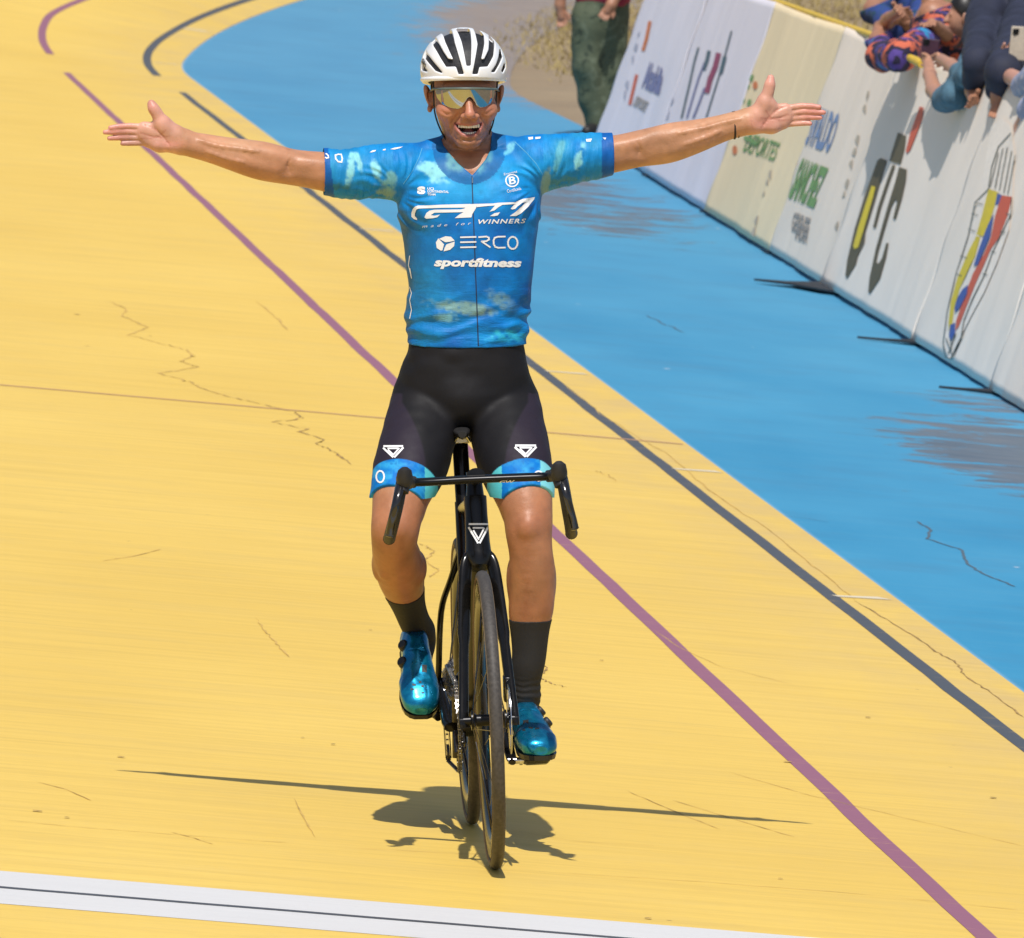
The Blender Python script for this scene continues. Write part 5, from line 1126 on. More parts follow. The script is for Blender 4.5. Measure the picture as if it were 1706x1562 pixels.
# zip, seams and side print
M_ZIP = plain('dark_zip_tape', (.006, .02, .06), .6)
jpoly('zip', [[(785.3, 293), (787, 293), (791, 400), (795, 500), (798, 579), (796, 579), (793.2, 500), (789.3, 400)]], jersey, jersey, M_ZIP, .0008, 8)
zp = MB(); h, n_ = shoot(jersey, 787, 296); zp.tube([h + n_ * .002, h + n_ * .004 - Vector((0, 0, .013))], [.0022, .0016], 8); zp.build('zip_pull', M_STEEL, jersey)
M_SEAMT = plain('pale_seam_thread', (.12, .45, .66), .6)
for L in ([(703, 247), (698, 262), (688, 283), (672, 306)], [(858, 236), (878, 255), (893, 272), (904, 290)]): jpoly('seam', stroke(L, .8), jersey, jersey, M_SEAMT, .0006, 5)
for L in ([(683, 426), (681, 441), (686, 463), (683.5, 447)], [(683, 478), (686, 488), (683, 500), (686, 516), (683, 530)], [(892, 424), (889.5, 432), (891.5, 442)]): jpoly('side_print', stroke(L, 1.2), jersey, jersey, M_PRINT, .0009, 5)
Z8 = lambda L: [(520 + x * .1172, 220 + y * .1172) for x, y in L]
jpoly('sleeve_print', stroke(Z8([(165, 300), (150, 320), (165, 345), (205, 370), (232, 365), (228, 335), (205, 312), (175, 306)]), 2.0, ) + stroke(Z8([(330, 330), (335, 380), (370, 420), (420, 425), (430, 380), (415, 320), (370, 318), (330, 330)]), 2.2), jersey, jersey, JW, .0011, 4)
for L in [Z8([(820, 290), (860, 262), (912, 255), (900, 275), (850, 290)]), Z8([(1000, 262), (1015, 245), (1048, 240), (1040, 262)]), Z8([(1110, 245), (1170, 225), (1290, 208), (1250, 230), (1170, 250)])]: jpoly('sleeve_print', [L], jersey, jersey, JW, .0011, 4)
for L in [[(880, 229), (888, 228), (888, 232), (881, 233)], [(892, 228.5), (901, 228), (900, 231), (892, 232)], [(976, 232), (986, 231), (984, 236), (977, 236)], [(1004, 229.5), (1010, 229.5), (1008, 233)]]: jpoly('sleeve_print', [L], jersey, jersey, JW, .0011, 4)
# triangle emblems on the shorts and the head tube
def tri(cx, cy, w, h):
    a, b, c = (cx - w, cy - h), (cx + w, cy - h), (cx + .02 * w, cy + h); s = w * .20
    o = stroke([(cx - w * .92, cy - h * .86), (cx + w * .92, cy - h * .86)], s) + stroke([(cx - w * .52, cy - h * .50), (cx + w * .45, cy - h * .50)], s * .8)
    o += stroke([(cx - w * .98, cy - h * .50), (cx - w * .06, cy + h * .90)], s) + stroke([(cx - w * .50, cy - h * .22), (cx + w * .02, cy + h * .58)], s * .8)
    o += stroke([(cx + w * .98, cy - h * .55), (cx + w * .16, cy + h * .90)], s) + stroke([(cx + w * .58, cy - h * .45), (cx + w * .10, cy + h * .42)], s * .8); return o
jpoly('thigh_emblem', tri(655.5, 752, 16, 10), shorts, shorts, JW, .0012, 5); jpoly('thigh_emblem', tri(875.5, 751, 17, 10), shorts, shorts, JW, .0012, 5)
jpoly('hem_letter', stroke(arc(634, 794, 6.5, 9.5, 0, 6.28, 16), 2.6), shorts, shorts, JW, .0012, 5); jpoly('hem_letter', stroke(arc(897, 793, 7, 8, 0, 6.28, 16), 2.4), shorts, shorts, JW, .0012, 5)
jpoly('headtube_emblem', tri(797, 888, 15.5, 17.5), frame_o, frame_o, M_PRINT, .0012, 4)
jtext('bar_lettering', 'GW', (832, 800), (858, 799), (832, 804.5), handlebar, handlebar, M_PRINT, shear=.3, bold=.03)
jtext('helmet_lettering', 'GIRO', (705.5, 96), (711, 108), (702, 102), helmet, helmet, M_RUBBER, bold=.03)
# ================================================================== advertising barriers
def bx(Y): return 3.79 + .0185 * (Y - 21.8)
LEANX, BH, BZ0 = .41, 1.18, -.332
JY = [17.4, 21.8, 25.3, 30.0, 33.2, 37.6, 42.2, 47.0]
def cloth_mat(name, col, shade):
    t = NT(name); c = t.coord(); f = t.noise(t.coord((1, .35, .5)), 2.6, 5, .55); g = t.noise(c, 260, 3)
    k = t.mix(t.ramp(f, [(.38, 0), (.72, .35)]), col, shade); t.bump(t.math('ADD', f, t.math('MULTIPLY', g, .1)), .25, .006)
    t.b.inputs['Specular IOR Level'].default_value = .25
    return t.set(Base_Color=k, Roughness=.6)
M_YTUBE = plain('yellow_tube_paint', (.70, .46, .03), .5, vary=.15); M_GALV = plain('galvanised_tube', (.40, .40, .40), .45, .7); M_FOOT_SHADE = plain('dark_foot_shade_plate', (.02, .021, .024), .6)
white, lav, cream, beige = (.88, .79, .69, 1), (.745, .715, .785, 1), (.86, .71, .46, 1), (.85, .745, .63, 1)
BAR = []
spec_b = [(white, 'banner barrier at the right edge of the picture, nearest and mostly cut off'), (white, 'white banner barrier with an oval yellow, blue and red crest'), (white, 'white banner barrier with tall dark olive letters and a yellow bar'),
          (beige, 'beige banner barrier with stacked blue and green lettering behind the outstretched fingers'), (cream, 'cream yellow banner barrier with green lettering behind the open hand'), (lav, 'pale lavender banner barrier with long teal and maroon strokes'),
          (lav, 'farthest pale lavender banner barrier with an orange bar and blue block lettering')]
for i, (col, lab) in enumerate(spec_b):
    y0, y1 = JY[i] + .004, JY[i + 1] - .004; e = tag(empty('advertising_barrier', (bx((y0 + y1) / 2) + .2, (y0 + y1) / 2, -.36)), lab, 'barrier', 'banner barriers along the blue apron')
    inv = Matrix.Translation(e.location).inverted()
    def put(mb, nm, mat, parent=e, **k):
        return mb.build(nm, mat, parent, inv, **k)
    # banner: sagging cloth with folds, 6 mm thick
    ny, nz = 90, 30; yy = np.linspace(y0, y1, ny); ww = np.linspace(0, 1, nz); Yg, Wg = np.meshgrid(yy, ww, indexing='ij')
    dent = .006 * vnoise(Yg * 1.6 + i * 7, Wg * 1.6, Wg * 0 + i) + .0035 * vnoise(Yg * 5 + i * 3, Wg * 1.1, Wg * 0 + 5.5)
    for yj in (y0, y1): dent += .004 * np.exp(-((Yg - yj) / .25) ** 2) * np.sin(Wg * 21 + (Yg - yj) * 14)
    sag = -.010 * np.sin((Yg - y0) / (y1 - y0) * math.pi) * Wg
    ln = math.hypot(LEANX, BH); nx, nzv = -BH / ln, LEANX / ln
    Xg = np.vectorize(bx)(Yg) + LEANX * Wg + nx * dent; Zg_ = BZ0 + BH * Wg + nzv * dent + sag
    front = np.stack([Xg, Yg, Zg_], -1).reshape(-1, 3); back = front - np.array([nx, 0, nzv]) * .006; N = ny * nz
    f = [(a * nz + b, a * nz + b + 1, (a + 1) * nz + b + 1, (a + 1) * nz + b) for a in range(ny - 1) for b in range(nz - 1)]
    fb = [tuple(N + q for q in reversed(t_)) for t_ in f]
    rim = [a * nz for a in range(ny)] + [(ny - 1) * nz + b for b in range(1, nz)] + [a * nz + nz - 1 for a in range(ny - 2, -1, -1)] + [b for b in range(nz - 2, 0, -1)]
    fr_ = [(rim[k], rim[(k + 1) % len(rim)], N + rim[(k + 1) % len(rim)], N + rim[k]) for k in range(len(rim))]
    ban = mesh_obj('banner', np.concatenate([front, back]), f + fb + fr_, cloth_mat('banner_cloth', col, tuple(x * .86 for x in col[:3]) + (1,)), e, inv=inv)
    bmt = bmesh.new(); bmt.from_mesh(ban.data); bmesh.ops.recalc_face_normals(bmt, faces=bmt.faces); bmt.to_mesh(ban.data); bmt.free()
    BAR.append((ban, e, inv, BVHTree.FromPolygons([tuple(p) for p in front], f)))
    off = np.array([nx, 0, nzv])
    rail = MB(); rail.tube([(bx(y0) + LEANX + .022, y0, BZ0 + BH - (.004 if i >= 3 else .035)), (bx(y1) + LEANX + .022, y1, BZ0 + BH - (.004 if i >= 3 else .035))], .017, 10); put(rail, 'top_rail', M_YTUBE if i >= 3 else M_GALV)
    rail = MB(); rail.tube([(bx(y0) + .03, y0, BZ0 + .01), (bx(y1) + .03, y1, BZ0 + .012)], .010, 10); put(rail, 'bottom_rail', M_FOOT_SHADE)
    for yq in (y0 + .03, (y0 + y1) / 2, y1 - .03):
        pst = MB(); pst.tube([(bx(yq) + .035, yq, -.35), (bx(yq) + LEANX + .03, yq, BZ0 + BH)], .015, 8); po = put(pst, 'post', M_GALV)
        br = MB(); br.tube([(bx(yq) + .85, yq, -.35), (bx(yq) + LEANX + .035, yq, BZ0 + BH - .1)], .012, 8); put(br, 'brace', M_GALV)
    ft = MB(); ln_, a_, b_ = {3: (.34, .25, .9), 2: (.25, .06, .18), 1: (.22, .06, .2)}.get(i, (.03, .05, .05)); q = [(bx(y0) - ln_, y0), (bx(y0) - ln_ * .5, y0 + a_ * .2), (bx(y0) + .06, y0 + a_), (bx(y0) + .9, y0 + .05), (bx(y0) + .9, y0 - .05), (bx(y0) + .06, y0 - b_), (bx(y0) - ln_ * .5, y0 - b_ * .2)]  # feet; the widest plate also takes the shape of a brace's cast shadow
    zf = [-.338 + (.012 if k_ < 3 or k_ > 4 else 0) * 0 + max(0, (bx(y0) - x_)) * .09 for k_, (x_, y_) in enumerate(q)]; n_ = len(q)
    ft.add([(x_, y_, z_) for (x_, y_), z_ in zip(q, zf)] + [(x_, y_, z_ - .010) for (x_, y_), z_ in zip(q, zf)], [tuple(range(n_)), tuple(reversed(range(n_, 2 * n_)))] + [(k_, (k_ + 1) % n_, n_ + (k_ + 1) % n_, n_ + k_) for k_ in range(n_)]); put(ft, 'foot', M_FOOT_SHADE, smooth=False)
def bprint(i, name, v, f, mat, off=.004):
    """photo pixels put on the cloth of banner i"""
    ban, e, inv, bvh = BAR[i]; P3 = []; ok = []
    for x, y in v:
        h = bvh.ray_cast(CAM, ray(x, y).normalized()); ok.append(h[0] is not None)
        P3.append(tuple(inv @ (h[0] + Vector((-.94, 0, .34)) * off)) if h[0] else (0, 0, 0))
    f = [q for q in f if all(ok[k] for k in q)]
    if not f: return
    used = sorted({k for q in f for k in q}); mp = {k: n for n, k in enumerate(used)}
    mesh_obj(name, [P3[k] for k in used], [tuple(mp[k] for k in q) for q in f], mat, ban)
def bpoly(i, name, polys, mat, maxlen=9, off=.004): v, f = flat_mesh(polys, maxlen); bprint(i, name, v, f, mat, off)
def btext(i, name, txt, tl, tr, bl, mat, **k): v, f = text_mesh(txt, maxlen=.2, **k); bprint(i, name, box_px(v, tl, tr, bl), f, mat)
ink = lambda n, c: plain(n, c, .6, vary=.08)
I_OLIVE = ink('olive_black_ink', (.085, .07, .032)); I_YEL = ink('yellow_ink', (.72, .56, .02)); I_RED = ink('red_ink', (.62, .10, .05)); I_BLUE = ink('blue_ink', (.03, .09, .36)); I_ORANGE = ink('orange_ink', (.62, .17, .05))
I_SBLUE = ink('faded_blue_ink', (.16, .26, .46)); I_GREEN = ink('green_ink', (.15, .32, .10)); I_GREY = ink('grey_ink', (.30, .28, .26)); I_TEAL = ink('dark_teal_ink', (.05, .11, .15)); I_MAROON = ink('maroon_ink', (.27, .03, .11)); I_INDIGO = ink('indigo_ink', (.16, .18, .36)); I_CRESTW = ink('crest_white_ink', (.88, .795, .70)); I_LINE = ink('crest_outline_ink', (.10, .12, .10)); I_MARK = ink('faint_brown_ink', (.46, .40, .31)); I_MARK2 = ink('faint_slate_ink', (.38, .40, .50))
Z3 = lambda L: [(1330 + x * .3712, 100 + y * .3713) for x, y in L]
# tall dark letters with a yellow bar and a red stroke
bpoly(2, 'tall_letter', [Z3([(373, 440), (400, 452), (385, 500), (345, 640), (305, 770), (300, 820), (270, 880), (262, 915), (222, 980), (214, 965), (222, 900), (255, 760), (300, 610), (340, 500), (358, 450)])], I_OLIVE)
bpoly(2, 'yellow_bar', [Z3([(335, 565), (352, 570), (340, 620), (300, 760), (275, 840), (258, 852), (252, 835), (275, 750), (310, 640)])], I_YEL, off=.007)
bpoly(2, 'tall_letter', [Z3([(425, 470), (438, 476), (415, 540), (375, 660), (350, 755), (338, 750), (360, 660), (400, 540)])], I_OLIVE)
bpoly(2, 'tall_letter', [Z3([(455, 480), (490, 492), (486, 540), (468, 620), (440, 715), (428, 712), (446, 640), (440, 622), (420, 660), (385, 780), (362, 860), (352, 905), (362, 915), (378, 890), (398, 820), (408, 822), (398, 880), (370, 980), (325, 1048), (317, 1040), (322, 980), (350, 850), (400, 670), (440, 540)])], I_OLIVE)
bpoly(2, 'tall_letter', [Z3([(450, 325), (487, 342), (480, 400), (462, 468), (412, 452), (420, 420)])], I_OLIVE)
bpoly(2, 'red_stroke', [Z3([(548, 208), (565, 215), (560, 260), (535, 330), (505, 405), (490, 420), (486, 405), (505, 330)])], I_RED)
# the oval crest with flag colours
bpoly(1, 'crest_field', [Z3([(870, 300), (920, 260), (960, 300), (975, 420), (965, 620), (950, 760), (900, 900), (840, 1040), (780, 1150), (735, 1240), (700, 1335), (678, 1340), (660, 1290), (668, 1180), (690, 1050), (740, 880), (790, 720), (830, 560), (850, 420)])], I_CRESTW, off=.005)
bpoly(1, 'crest_outline', stroke(Z3([(960, 330), (905, 390), (875, 480), (860, 580), (800, 640), (770, 790), (715, 960), (675, 1130), (657, 1270), (668, 1335), (690, 1342), (720, 1280), (745, 1230)]), 1.6) + stroke(Z3([(965, 620), (962, 690), (920, 780), (880, 860), (840, 970), (790, 1070), (750, 1170), (738, 1240)]), 1.4), I_LINE, off=.008)
for k, (a, b) in enumerate([((868, 570), (905, 420)), ((890, 575), (925, 400)), ((910, 585), (945, 395)), ((930, 595), (965, 410)), ((948, 602), (980, 430)), ((800, 640), (835, 650)), ((785, 690), (812, 698)), ((770, 760), (800, 770)), ((735, 880), (765, 890)), ((715, 960), (740, 970)), ((940, 690), (962, 694)), ((915, 770), (935, 776)), ((875, 860), (892, 866)), ((835, 960), (855, 966)), ((670, 1250), (700, 1330)), ((715, 1230), (680, 1320)), ((690, 1240), (695, 1300))]):
    bpoly(1, 'crest_stroke', stroke(Z3([a, b]), 1.3), I_LINE, off=.0085)
bpoly(1, 'crest_band', [Z3([(860, 580), (905, 595), (880, 680), (845, 795), (805, 785), (830, 700)])], I_YEL, off=.007)
bpoly(1, 'crest_band', [Z3([(805, 790), (822, 795), (800, 880), (770, 940), (730, 1030), (705, 1120), (695, 1200), (684, 1225), (680, 1180), (690, 1090), (720, 980), (770, 860)])], I_YEL, off=.007)
bpoly(1, 'crest_band', [Z3([(918, 608), (965, 615), (945, 700), (905, 800), (870, 850), (840, 920), (800, 1010), (760, 1110), (725, 1200), (712, 1215), (715, 1170), (745, 1080), (790, 960), (840, 870), (870, 800), (890, 700)])], I_RED, off=.007)
bpoly(1, 'crest_band', [Z3([(900, 598), (920, 608), (905, 650), (888, 650)])], I_BLUE, off=.007)
bpoly(1, 'crest_band', [Z3([(860, 740), (885, 690), (870, 790), (835, 870), (815, 920), (795, 925), (815, 860), (840, 790)])], I_BLUE, off=.009)
bpoly(1, 'crest_band', [Z3([(745, 1030), (770, 1010), (765, 1050), (735, 1110), (712, 1135), (710, 1110), (722, 1070)])], I_BLUE, off=.009)
bpoly(1, 'crest_band', [Z3([(690, 1190), (712, 1180), (712, 1225), (695, 1260), (684, 1240)])], I_BLUE, off=.009)
# stacked blue and green lettering with an orange slash
btext(3, 'blue_lettering', 'OSVALDO', (1352, 172), (1402, 190), (1332, 238), I_SBLUE, bold=.03); btext(3, 'green_lettering', 'SANCHEZ', (1338, 262), (1382, 280), (1313, 330), I_GREEN, bold=.045)
btext(3, 'grey_lettering', 'GERENTE', (1324, 352), (1352, 364), (1318, 384), I_GREY, bold=.03); btext(3, 'grey_lettering', 'INDER', (1330, 372), (1350, 380), (1325, 398), I_GREY, bold=.03)
bpoly(3, 'orange_slash', [[(1324, 243), (1335, 247), (1330, 270), (1316, 310), (1312, 304), (1318, 275)]], I_ORANGE)
# cream banner: green lettering round the hand
btext(4, 'green_lettering', 'DEPORTES', (1250, 221), (1302, 238), (1238, 252), I_GREEN, bold=.01); bpoly(4, 'green_block', [[(1242, 226), (1264, 236), (1262, 243), (1240, 232)], ], I_GREEN, off=.006)
bpoly(4, 'orange_dot', [arc(1259, 142, 4, 7, 0, 6.0, 10)], I_ORANGE); bpoly(4, 'orange_dot', [arc(1225, 250, 4, 8, 0, 6.0, 10)], I_ORANGE)
for x, y in [(1252, 124), (1246, 138), (1238, 162), (1228, 176), (1248, 165)]: bpoly(4, 'green_mark', [[(x, y), (x + 5, y + 2), (x + 2, y + 12), (x - 3, y + 9)]], I_GREEN)
# lavender banner: long teal and maroon strokes
Zp = lambda L: [(1020 + x * .1641, y * .1641) for x, y in L]
for pts, w, mt in [([(878, 490), (840, 620), (790, 850), (710, 1190)], 3.2, I_TEAL), ([(985, 530), (965, 620), (935, 700)], 6, I_TEAL), ([(940, 640), (880, 800), (820, 1000), (765, 1190)], 3.0, I_INDIGO), ([(1215, 320), (1150, 560), (1080, 800), (960, 1190)], 2.6, I_TEAL), ([(1145, 590), (1110, 730)], 6.5, I_TEAL), ([(1080, 560), (1050, 680), (1000, 800), (970, 920)], 8.5, I_MAROON), ([(940, 900), (890, 1040), (830, 1190)], 3.4, I_INDIGO)]:
    bpoly(5, 'long_stroke', stroke(Zp(pts), w), mt)
# far banner: orange and red bars, indigo block, grey block
bpoly(6, 'orange_bar', stroke(Zp([(385, 230), (350, 400), (320, 500)]), 5.5), I_ORANGE); bpoly(6, 'red_bar', stroke(Zp([(250, 770), (215, 920), (185, 1050)]), 5.0), I_RED)
btext(6, 'indigo_lettering', 'Alcaldia', Zp([(370, 620)])[0], Zp([(550, 700)])[0], Zp([(300, 890)])[0], I_INDIGO, bold=.06); btext(6, 'grey_lettering', 'DEPORTE', Zp([(260, 970)])[0], Zp([(380, 1040)])[0], Zp([(210, 1070)])[0], I_GREY, bold=.03)
# faint upright marks printed beside the joints
for i, a, b, n in [(5, (1155, 40), (1110, 200), 9), (6, (1070, 30), (1032, 190), 8), (1, (1604, 240), (1534, 490), 11), (3, (1447, 150), (1385, 415), 11), (4, (1285, 280), (1244, 420), 7)]:
    for k in range(n):
        if random.random() < .25: continue
        t_ = (k + random.uniform(-.2, .2)) / n; x, y = a[0] + (b[0] - a[0]) * t_, a[1] + (b[1] - a[1]) * t_
        bpoly(i, 'faint_mark', [[(x, y), (x + random.uniform(1, 4), y + random.uniform(1, 4)), (x + random.uniform(-2, 2), y + random.uniform(7, 20)), (x - random.uniform(2, 5), y + random.uniform(6, 12))]], I_MARK if i in (1, 3, 4) else I_MARK2)
# ================================================================== people beside the track
def cloth_tint(name, cols, scale=7, rough=.8):
    t = NT(name); c = t.coord(); v = t.n('ShaderNodeTexVoronoi'); t.l(c, v.inputs['Vector']); v.inputs['Scale'].default_value = scale
    f = t.noise(c, scale, 4, .6, 1.2); k = t.ramp(f, [(i / max(1, len(cols) - 1) * .5 + .25, tuple(q) + (1,)) for i, q in enumerate(cols)], 'EASE' if len(cols) < 4 else 'CONSTANT')
    t.bump(t.noise(c, 18, 4), .6, .01); return t.set(Base_Color=k, Roughness=rough)
def skin_mat(name, col): return plain(name, col, .5, vary=.12, nscale=30, bump=.1)
def human(label, base, face, h, shirt, trousers, skin, hair, arms, lean=0.0, sleeve=1.0, chest=1.0, head_off=(0, 0), group='spectators leaning over the barrier', vox=.008, legs=None, shoes=None, head=True):
    """a standing figure: base on the ground, facing a heading (degrees from +Y), arms as lists of world points shoulder to hand"""
    k = h / 1.7; B = np.array(base, float); fa = math.radians(face); F = np.array([-math.sin(fa), math.cos(fa), 0]); S = np.array([math.cos(fa), math.sin(fa), 0]); U = np.array([0, 0, 1.0])
    def at(s, f, u): return B + S * s * k + F * f * k + U * u * k
    sh = lambda u: lean * max(0, u - .92) / .5
    lo = np.minimum(B - .55, np.min([p for a in arms for p, r in a] or [B], axis=0) - .15); hi = np.maximum(B + np.array([.55, .55, h + .12]), np.max([p for a in arms for p, r in a] or [B], axis=0) + .15)
    lo[2] = B[2] - .03
    def torso(g, infl):
        for a, b, ra, rb in [((-.07, 0, .95), (-.10, sh(1.2), 1.22), .115, .125), ((.07, 0, .95), (.10, sh(1.2), 1.22), .115, .125), ((-.10, sh(1.22), 1.22), (-.13, sh(1.38), 1.36), .125, .075), ((.10, sh(1.22), 1.22), (.13, sh(1.38), 1.36), .125, .075), ((0, 0, .95), (0, sh(1.3), 1.3), .12, .13)]:
            g.cone(at(*a), at(*b), (ra * chest + infl) * k, (rb * chest + infl) * k, .05)
    LG = legs or [[(at(-.09, 0, .92), .095 * k), (at(-.10, .02, .5), .065 * k), (at(-.10, 0, .09), .045 * k)], [(at(.09, 0, .92), .095 * k), (at(.10, .02, .5), .065 * k), (at(.10, 0, .09), .045 * k)]]
    g = Grid(lo, hi, vox); torso(g, 0)
    for l in LG: g.chain(l, .04)
    for a in arms: g.chain(a, .02)
    for a in arms:                                                    # fingers and thumb
        p, r = a[-1]; q, r2 = a[-2]; d = (p - q) / (np.linalg.norm(p - q) + 1e-9); side = np.cross(d, np.array([.3, .9, .2])); side /= np.linalg.norm(side) + 1e-9; nn = np.cross(d, side)
        for j in range(4):
            o = side * (j - 1.5) * .019; b0 = p + o; b1 = b0 + d * .035 + nn * .010; b2 = b1 + d * (.028 if j in (1, 2) else .022) + nn * .022
            g.chain([(b0, .0095), (b1, .0088), (b2, .0075)], .004)
        t0 = p - d * .03 + side * .028; g.chain([(t0, .012), (t0 + d * .03 + side * .022, .0105), (t0 + d * .055 + side * .026 + nn * .012, .008)], .008)
    hc = at(head_off[0], sh(1.5) + head_off[1], 1.58)
    g.cone(at(0, sh(1.4), 1.36), hc - U * .06, .055 * k, .05 * k, .03)
    g.ell(hc + U * .01, (.078 * k, .078 * k, .105 * k), .02); g.ell(hc + F * .025 - U * .04, (.058 * k, .065 * k, .07 * k), .03)
    g.cone(hc + F * .085 * k - U * .0, hc + F * .105 * k - U * .035 * k, .009, .014, .012)
    for s_ in (-1, 1):
        g.ell(hc + S * s_ * .077 * k - U * .015, (.014, .02, .032), .006); g.ell(hc + S * s_ * .03 * k + F * .088 * k + U * .005, (.014, .012, .010), .008, 'sub'); g.ell(hc + S * s_ * .03 * k + F * .074 * k + U * .005, (.012, .012, .012), .002)
    g.cone(hc + F * .088 * k - U * .07 * k - S * .02, hc + F * .088 * k - U * .07 * k + S * .02, .006, .006, .006); g.cone(hc + F * .092 * k - U * .068 * k - S * .018, hc + F * .092 * k - U * .068 * k + S * .018, .002, .002, .003, 'sub')
    o = g.obj('person', skin, None); tag(o, label, 'person', group)
    g = Grid(lo, hi, vox); torso(g, .018)
    for a in arms:
        n = max(2, int(round((len(a) - 1) * sleeve))); g.chain([(p, r + .014) for p, r in a[:n]], .04)
    g.ruffle(.007, 14, 14, 11, .05); g.cut(at(0, 0, .86), (0, 0, -1)); g.cut(at(0, 0, 1.425), (F[0] * .4, F[1] * .4, 1)) if not arms or max(p[2] for a in arms for p, r in a[:2]) < at(0, 0, 1.425)[2] else None
    g.obj('shirt', shirt, o)
    g = Grid(lo, hi, vox)
    for l in LG: g.chain([(p, r + .02) for p, r in l], .05)
    g.cone(at(-.06, 0, .94), at(.06, 0, .94), .125 * k, .125 * k, .05)
    g.ruffle(.008, 11, 11, 8, .05); g.cut(at(0, 0, .98), (0, 0, 1)); g.cut(at(0, 0, .07), (0, 0, -1)); g.obj('trousers', trousers, o)
    for l in LG:
        p = l[-1][0].copy(); p[2] = B[2] + .045; g = Grid(p - np.array([.2, .2, .06]), p + np.array([.2, .2, .15]), .006); g.chain([(p - F * .04, .045), (p + F * .10, .045), (p + F * .17, .036)], .03); g.cone(p, p + U * .06, .05, .048, .02); g.cut((0, 0, B[2] + .004), (0, 0, -1)); g.obj('shoe', shoes or M_RUBBER, o)
    g = Grid(hc - .16, hc + .16, .006); g.ell(hc + U * .02, (.086 * k, .088 * k, .108 * k), .01); g.cut(hc + U * .045 + F * .06, (F[0] * .75, F[1] * .75, -.65)); g.obj('hair', hair, o)
    return o
HAIR = plain('black_hair', (.012, .010, .009), .45, vary=.4, nscale=90, bump=.4); SK1 = skin_mat('brown_skin', (.36, .17, .10)); SK2 = skin_mat('tan_skin', (.46, .235, .15)); SK3 = skin_mat('pink_tan_skin', (.52, .27, .195))
JEAN = plain('dark_denim', (.03, .045, .08), .8, nscale=60); PX_ = lambda L: [(np.array(J(x, y, Y)), r) for x, y, Y, r in L]
def OV(x, y, r, gap=0.0):
    """a point just in front of the banner face seen at this pixel, clear of it by the limb's radius"""
    d = ray(x, y); n = Vector((-.943, -.0175, .332)); p0 = Vector((bx(26), 26, BZ0)); t = (p0 - CAM).dot(n) / d.dot(n); t2 = t - (r + gap + .008) / abs(d.dot(n)); return (np.array(CAM + d * t2), r)
def JP(x, y, Y, r): return (np.array(J(x, y, Y)), r)
human('spectator in a purple, orange and cyan patterned jersey raising one hand', (4.80, 31.6, -.364), 80, 1.66, cloth_tint('patterned_jersey', [(.02, .012, .035), (.55, .12, .06), (.02, .014, .04), (.09, .05, .26), (.015, .26, .48), (.02, .015, .04)], 5), JEAN, SK1, HAIR,
      [[JP(1590, 25, 31.6, .068), JP(1545, 62, 30.6, .062), OV(1500, 92, .056), OV(1472, 92, .054), OV(1463, 68, .046), OV(1467, 46, .034), OV(1482, 29, .028), OV(1500, 17, .024)], [JP(1640, 30, 31.8, .065), JP(1610, 60, 31.0, .05), JP(1580, 58, 30.4, .045), JP(1562, 46, 30.2, .030), JP(1552, 38, 30.1, .026)]], lean=.12, sleeve=.86)
human('spectator with denim sleeves bending over the barrier to film with a dark phone', (4.84, 29.3, -.364), 85, 1.50, plain('faded_denim', (.07, .15, .21), .85, vary=.35, nscale=25), JEAN, SK2, HAIR,
      [[JP(1640, 60, 29.2, .06), JP(1618, 110, 28.6, .052), OV(1590, 158, .048), OV(1572, 168, .046), OV(1556, 150, .038), OV(1549, 124, .031), OV(1547, 104, .026)], [JP(1668, 58, 29.0, .06), JP(1650, 100, 28.3, .05), OV(1616, 126, .040), OV(1598, 120, .036), OV(1584, 108, .031), OV(1568, 98, .026)]], lean=.20, sleeve=.74, head_off=(-.02, .07))
human('spectator in a dark navy jacket leaning on the barrier with arms down', (4.76, 27.2, -.364), 85, 1.76, plain('navy_jacket', (.016, .020, .042), .8, vary=.3, nscale=12, bump=.5), JEAN, SK1, HAIR,
      [[JP(1655, -10, 27.2, .085), JP(1640, 50, 26.8, .075), OV(1630, 105, .062), OV(1622, 135, .045), OV(1620, 152, .032), OV(1622, 166, .028)], [JP(1720, -10, 27.0, .085), JP(1700, 50, 26.5, .078), OV(1672, 120, .066), OV(1664, 150, .050), OV(1664, 168, .034), OV(1662, 182, .030)]], lean=.14, sleeve=.80, chest=1.15)
human('spectator in a plaid shirt at the right edge holding up a beige phone', (4.72, 24.6, -.364), 85, 1.68, cloth_tint('plaid_shirt', [(.62, .50, .47), (.25, .30, .45), (.70, .60, .56)], 22), JEAN, SK3, HAIR,
      [[JP(1760, 20, 24.6, .07), OV(1735, 125, .055), OV(1706, 140, .044), OV(1682, 126, .037), OV(1680, 104, .031), OV(1688, 88, .027)], [JP(1800, 30, 24.4, .07), OV(1752, 130, .055), OV(1718, 182, .050), OV(1704, 212, .038), OV(1702, 232, .032), OV(1703, 248, .028)]], lean=.12, sleeve=.66)
human('spectator in a dark green and blue jacket half hidden behind the patterned jersey', (4.95, 34.4, -.364), 80, 1.66, cloth_tint('green_blue_jacket', [(.008, .05, .03), (.02, .05, .22), (.01, .06, .035)], 5), JEAN, SK1, HAIR,
      [[JP(1475, -20, 34.2, .07), JP(1456, 16, 33.8, .055), JP(1476, 36, 33.4, .045), JP(1490, 30, 33.2, .03), JP(1500, 26, 33.2, .026)], [JP(1540, -20, 34.4, .07), JP(1540, 20, 34.0, .055), JP(1520, 44, 33.6, .045), JP(1510, 36, 33.5, .03), JP(1504, 28, 33.5, .026)]], lean=.06, sleeve=.75)
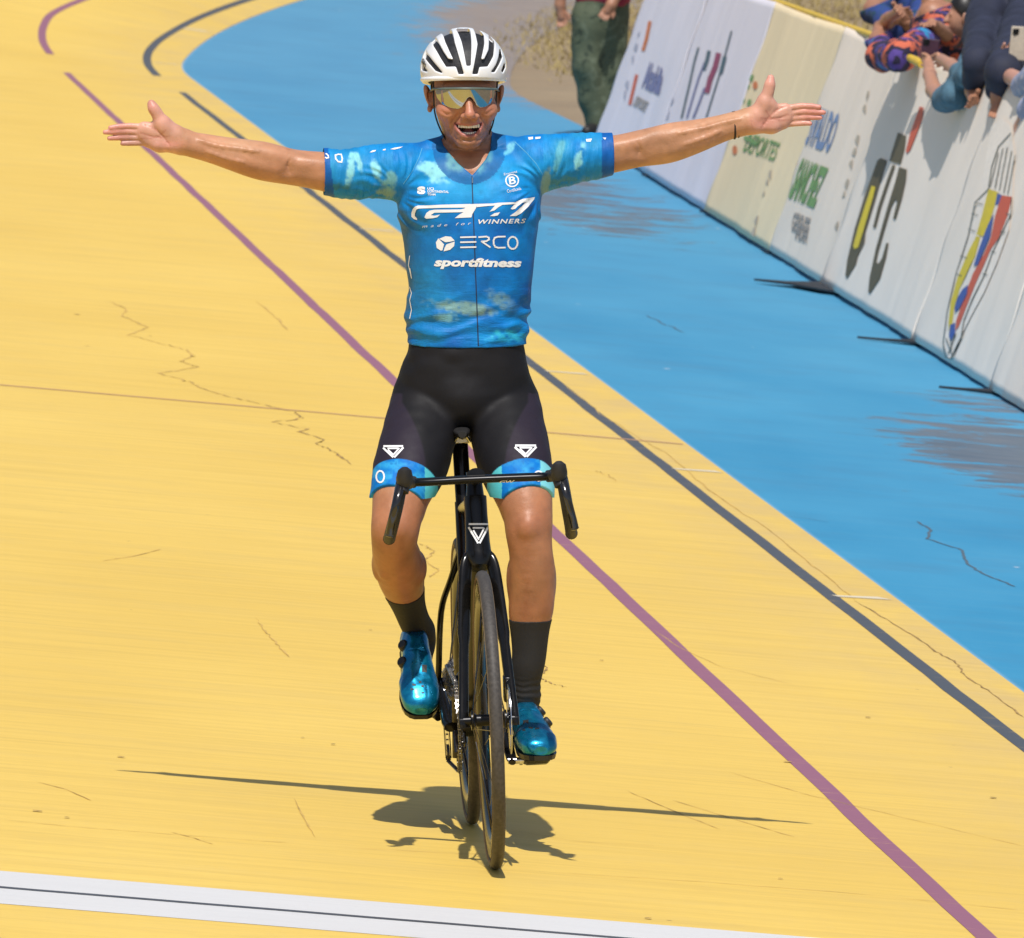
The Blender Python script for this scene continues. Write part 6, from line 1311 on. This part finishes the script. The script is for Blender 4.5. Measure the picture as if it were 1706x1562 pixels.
def phone(label, c, d_right, d_up, size, mat, cam_at):
    n = Vector(d_right).cross(Vector(d_up)).normalized(); r = Vector(d_right).normalized(); u = Vector(d_up).normalized(); m = MB(); R3 = Matrix((r, u, n)).transposed()
    m.box((0, 0, 0), (size[0], size[1], .009)); o = m.build('phone', mat, None, Matrix.Translation(c) @ R3.to_4x4(), smooth=False, bevel=.003); tag(o, label, 'phone')
    b = MB(); b.box(Vector((-size[0] * .24, size[1] * .34, .006)), (size[0] * .34, size[0] * .34, .004)); b.build('camera_bump', M_BLACKAL, o, Matrix.Translation(c) @ R3.to_4x4(), smooth=False, bevel=.002)
    for q in (-.28, -.14):
        l = MB(); l.lathe(Vector((size[0] * q, size[1] * .34 + (q + .21) * .1, .008)), (0, 0, 1), [(.0, .0025), (.007, .0025), (.0075, 0)], 14); l.build('lens', M_GLOSS, o, Matrix.Translation(c) @ R3.to_4x4())
    return o
rr = Vector((c_right.x, c_right.y, 0))
phone('dark plum phone held low by the spectator with denim sleeves', Vector(OV(1549, 82, .03)[0]), rr + Vector((0, 0, -.12)), Vector((.12, 0, 1)), (.085, .10), plain('plum_phone_case', (.05, .018, .035), .35), None)
phone('beige phone with a square camera held up at the right edge', Vector(OV(1697, 72, .045)[0]), rr + Vector((0, 0, -.05)), Vector((.1, 0, 1)), (.078, .155), plain('beige_phone_case', (.50, .43, .34), .4), None)
yt = MB(); yt.tube([Vector(OV(1516, 96, .03)[0]), Vector(OV(1526, 101, .032)[0]), Vector(OV(1536, 107, .03)[0])], [.018, .022, .018], 12); tag(yt.build('foam_clapper', M_YTUBE), 'short yellow foam tube lying on top of the barrier', 'foam tube')
# the man on the infield
camo = cloth_tint('mottled_green_trousers', [(.030, .045, .026), (.075, .095, .055), (.11, .135, .085), (.045, .06, .035)], 9)
B = GZ(1004, 228, -.364); Ym = B.y
human('man in a red shirt and mottled green trousers standing on the infield', tuple(B), 150, 1.72, plain('red_shirt', (.30, .022, .045), .8, nscale=14), camo, SK1, HAIR,
      [PX_([(968, -105, Ym, .06), (945, -60, Ym - .05, .05), (934, -15, Ym - .08, .042), (933, 8, Ym - .08, .034), (936, 28, Ym - .08, .03)]), PX_([(1036, -105, Ym, .06), (1048, -60, Ym - .1, .05), (1030, -15, Ym - .22, .042), (1018, 8, Ym - .25, .034), (1012, 18, Ym - .25, .03)])], sleeve=.55, group='people on the infield',
      legs=[PX_([(984, 30, Ym, .115), (980, 110, Ym - .02, .085), (990, 165, Ym, .072), (996, 214, Ym, .06)]), PX_([(1014, 30, Ym, .115), (1018, 110, Ym + .03, .09), (1020, 165, Ym + .03, .075), (1022, 214, Ym + .05, .06)])])
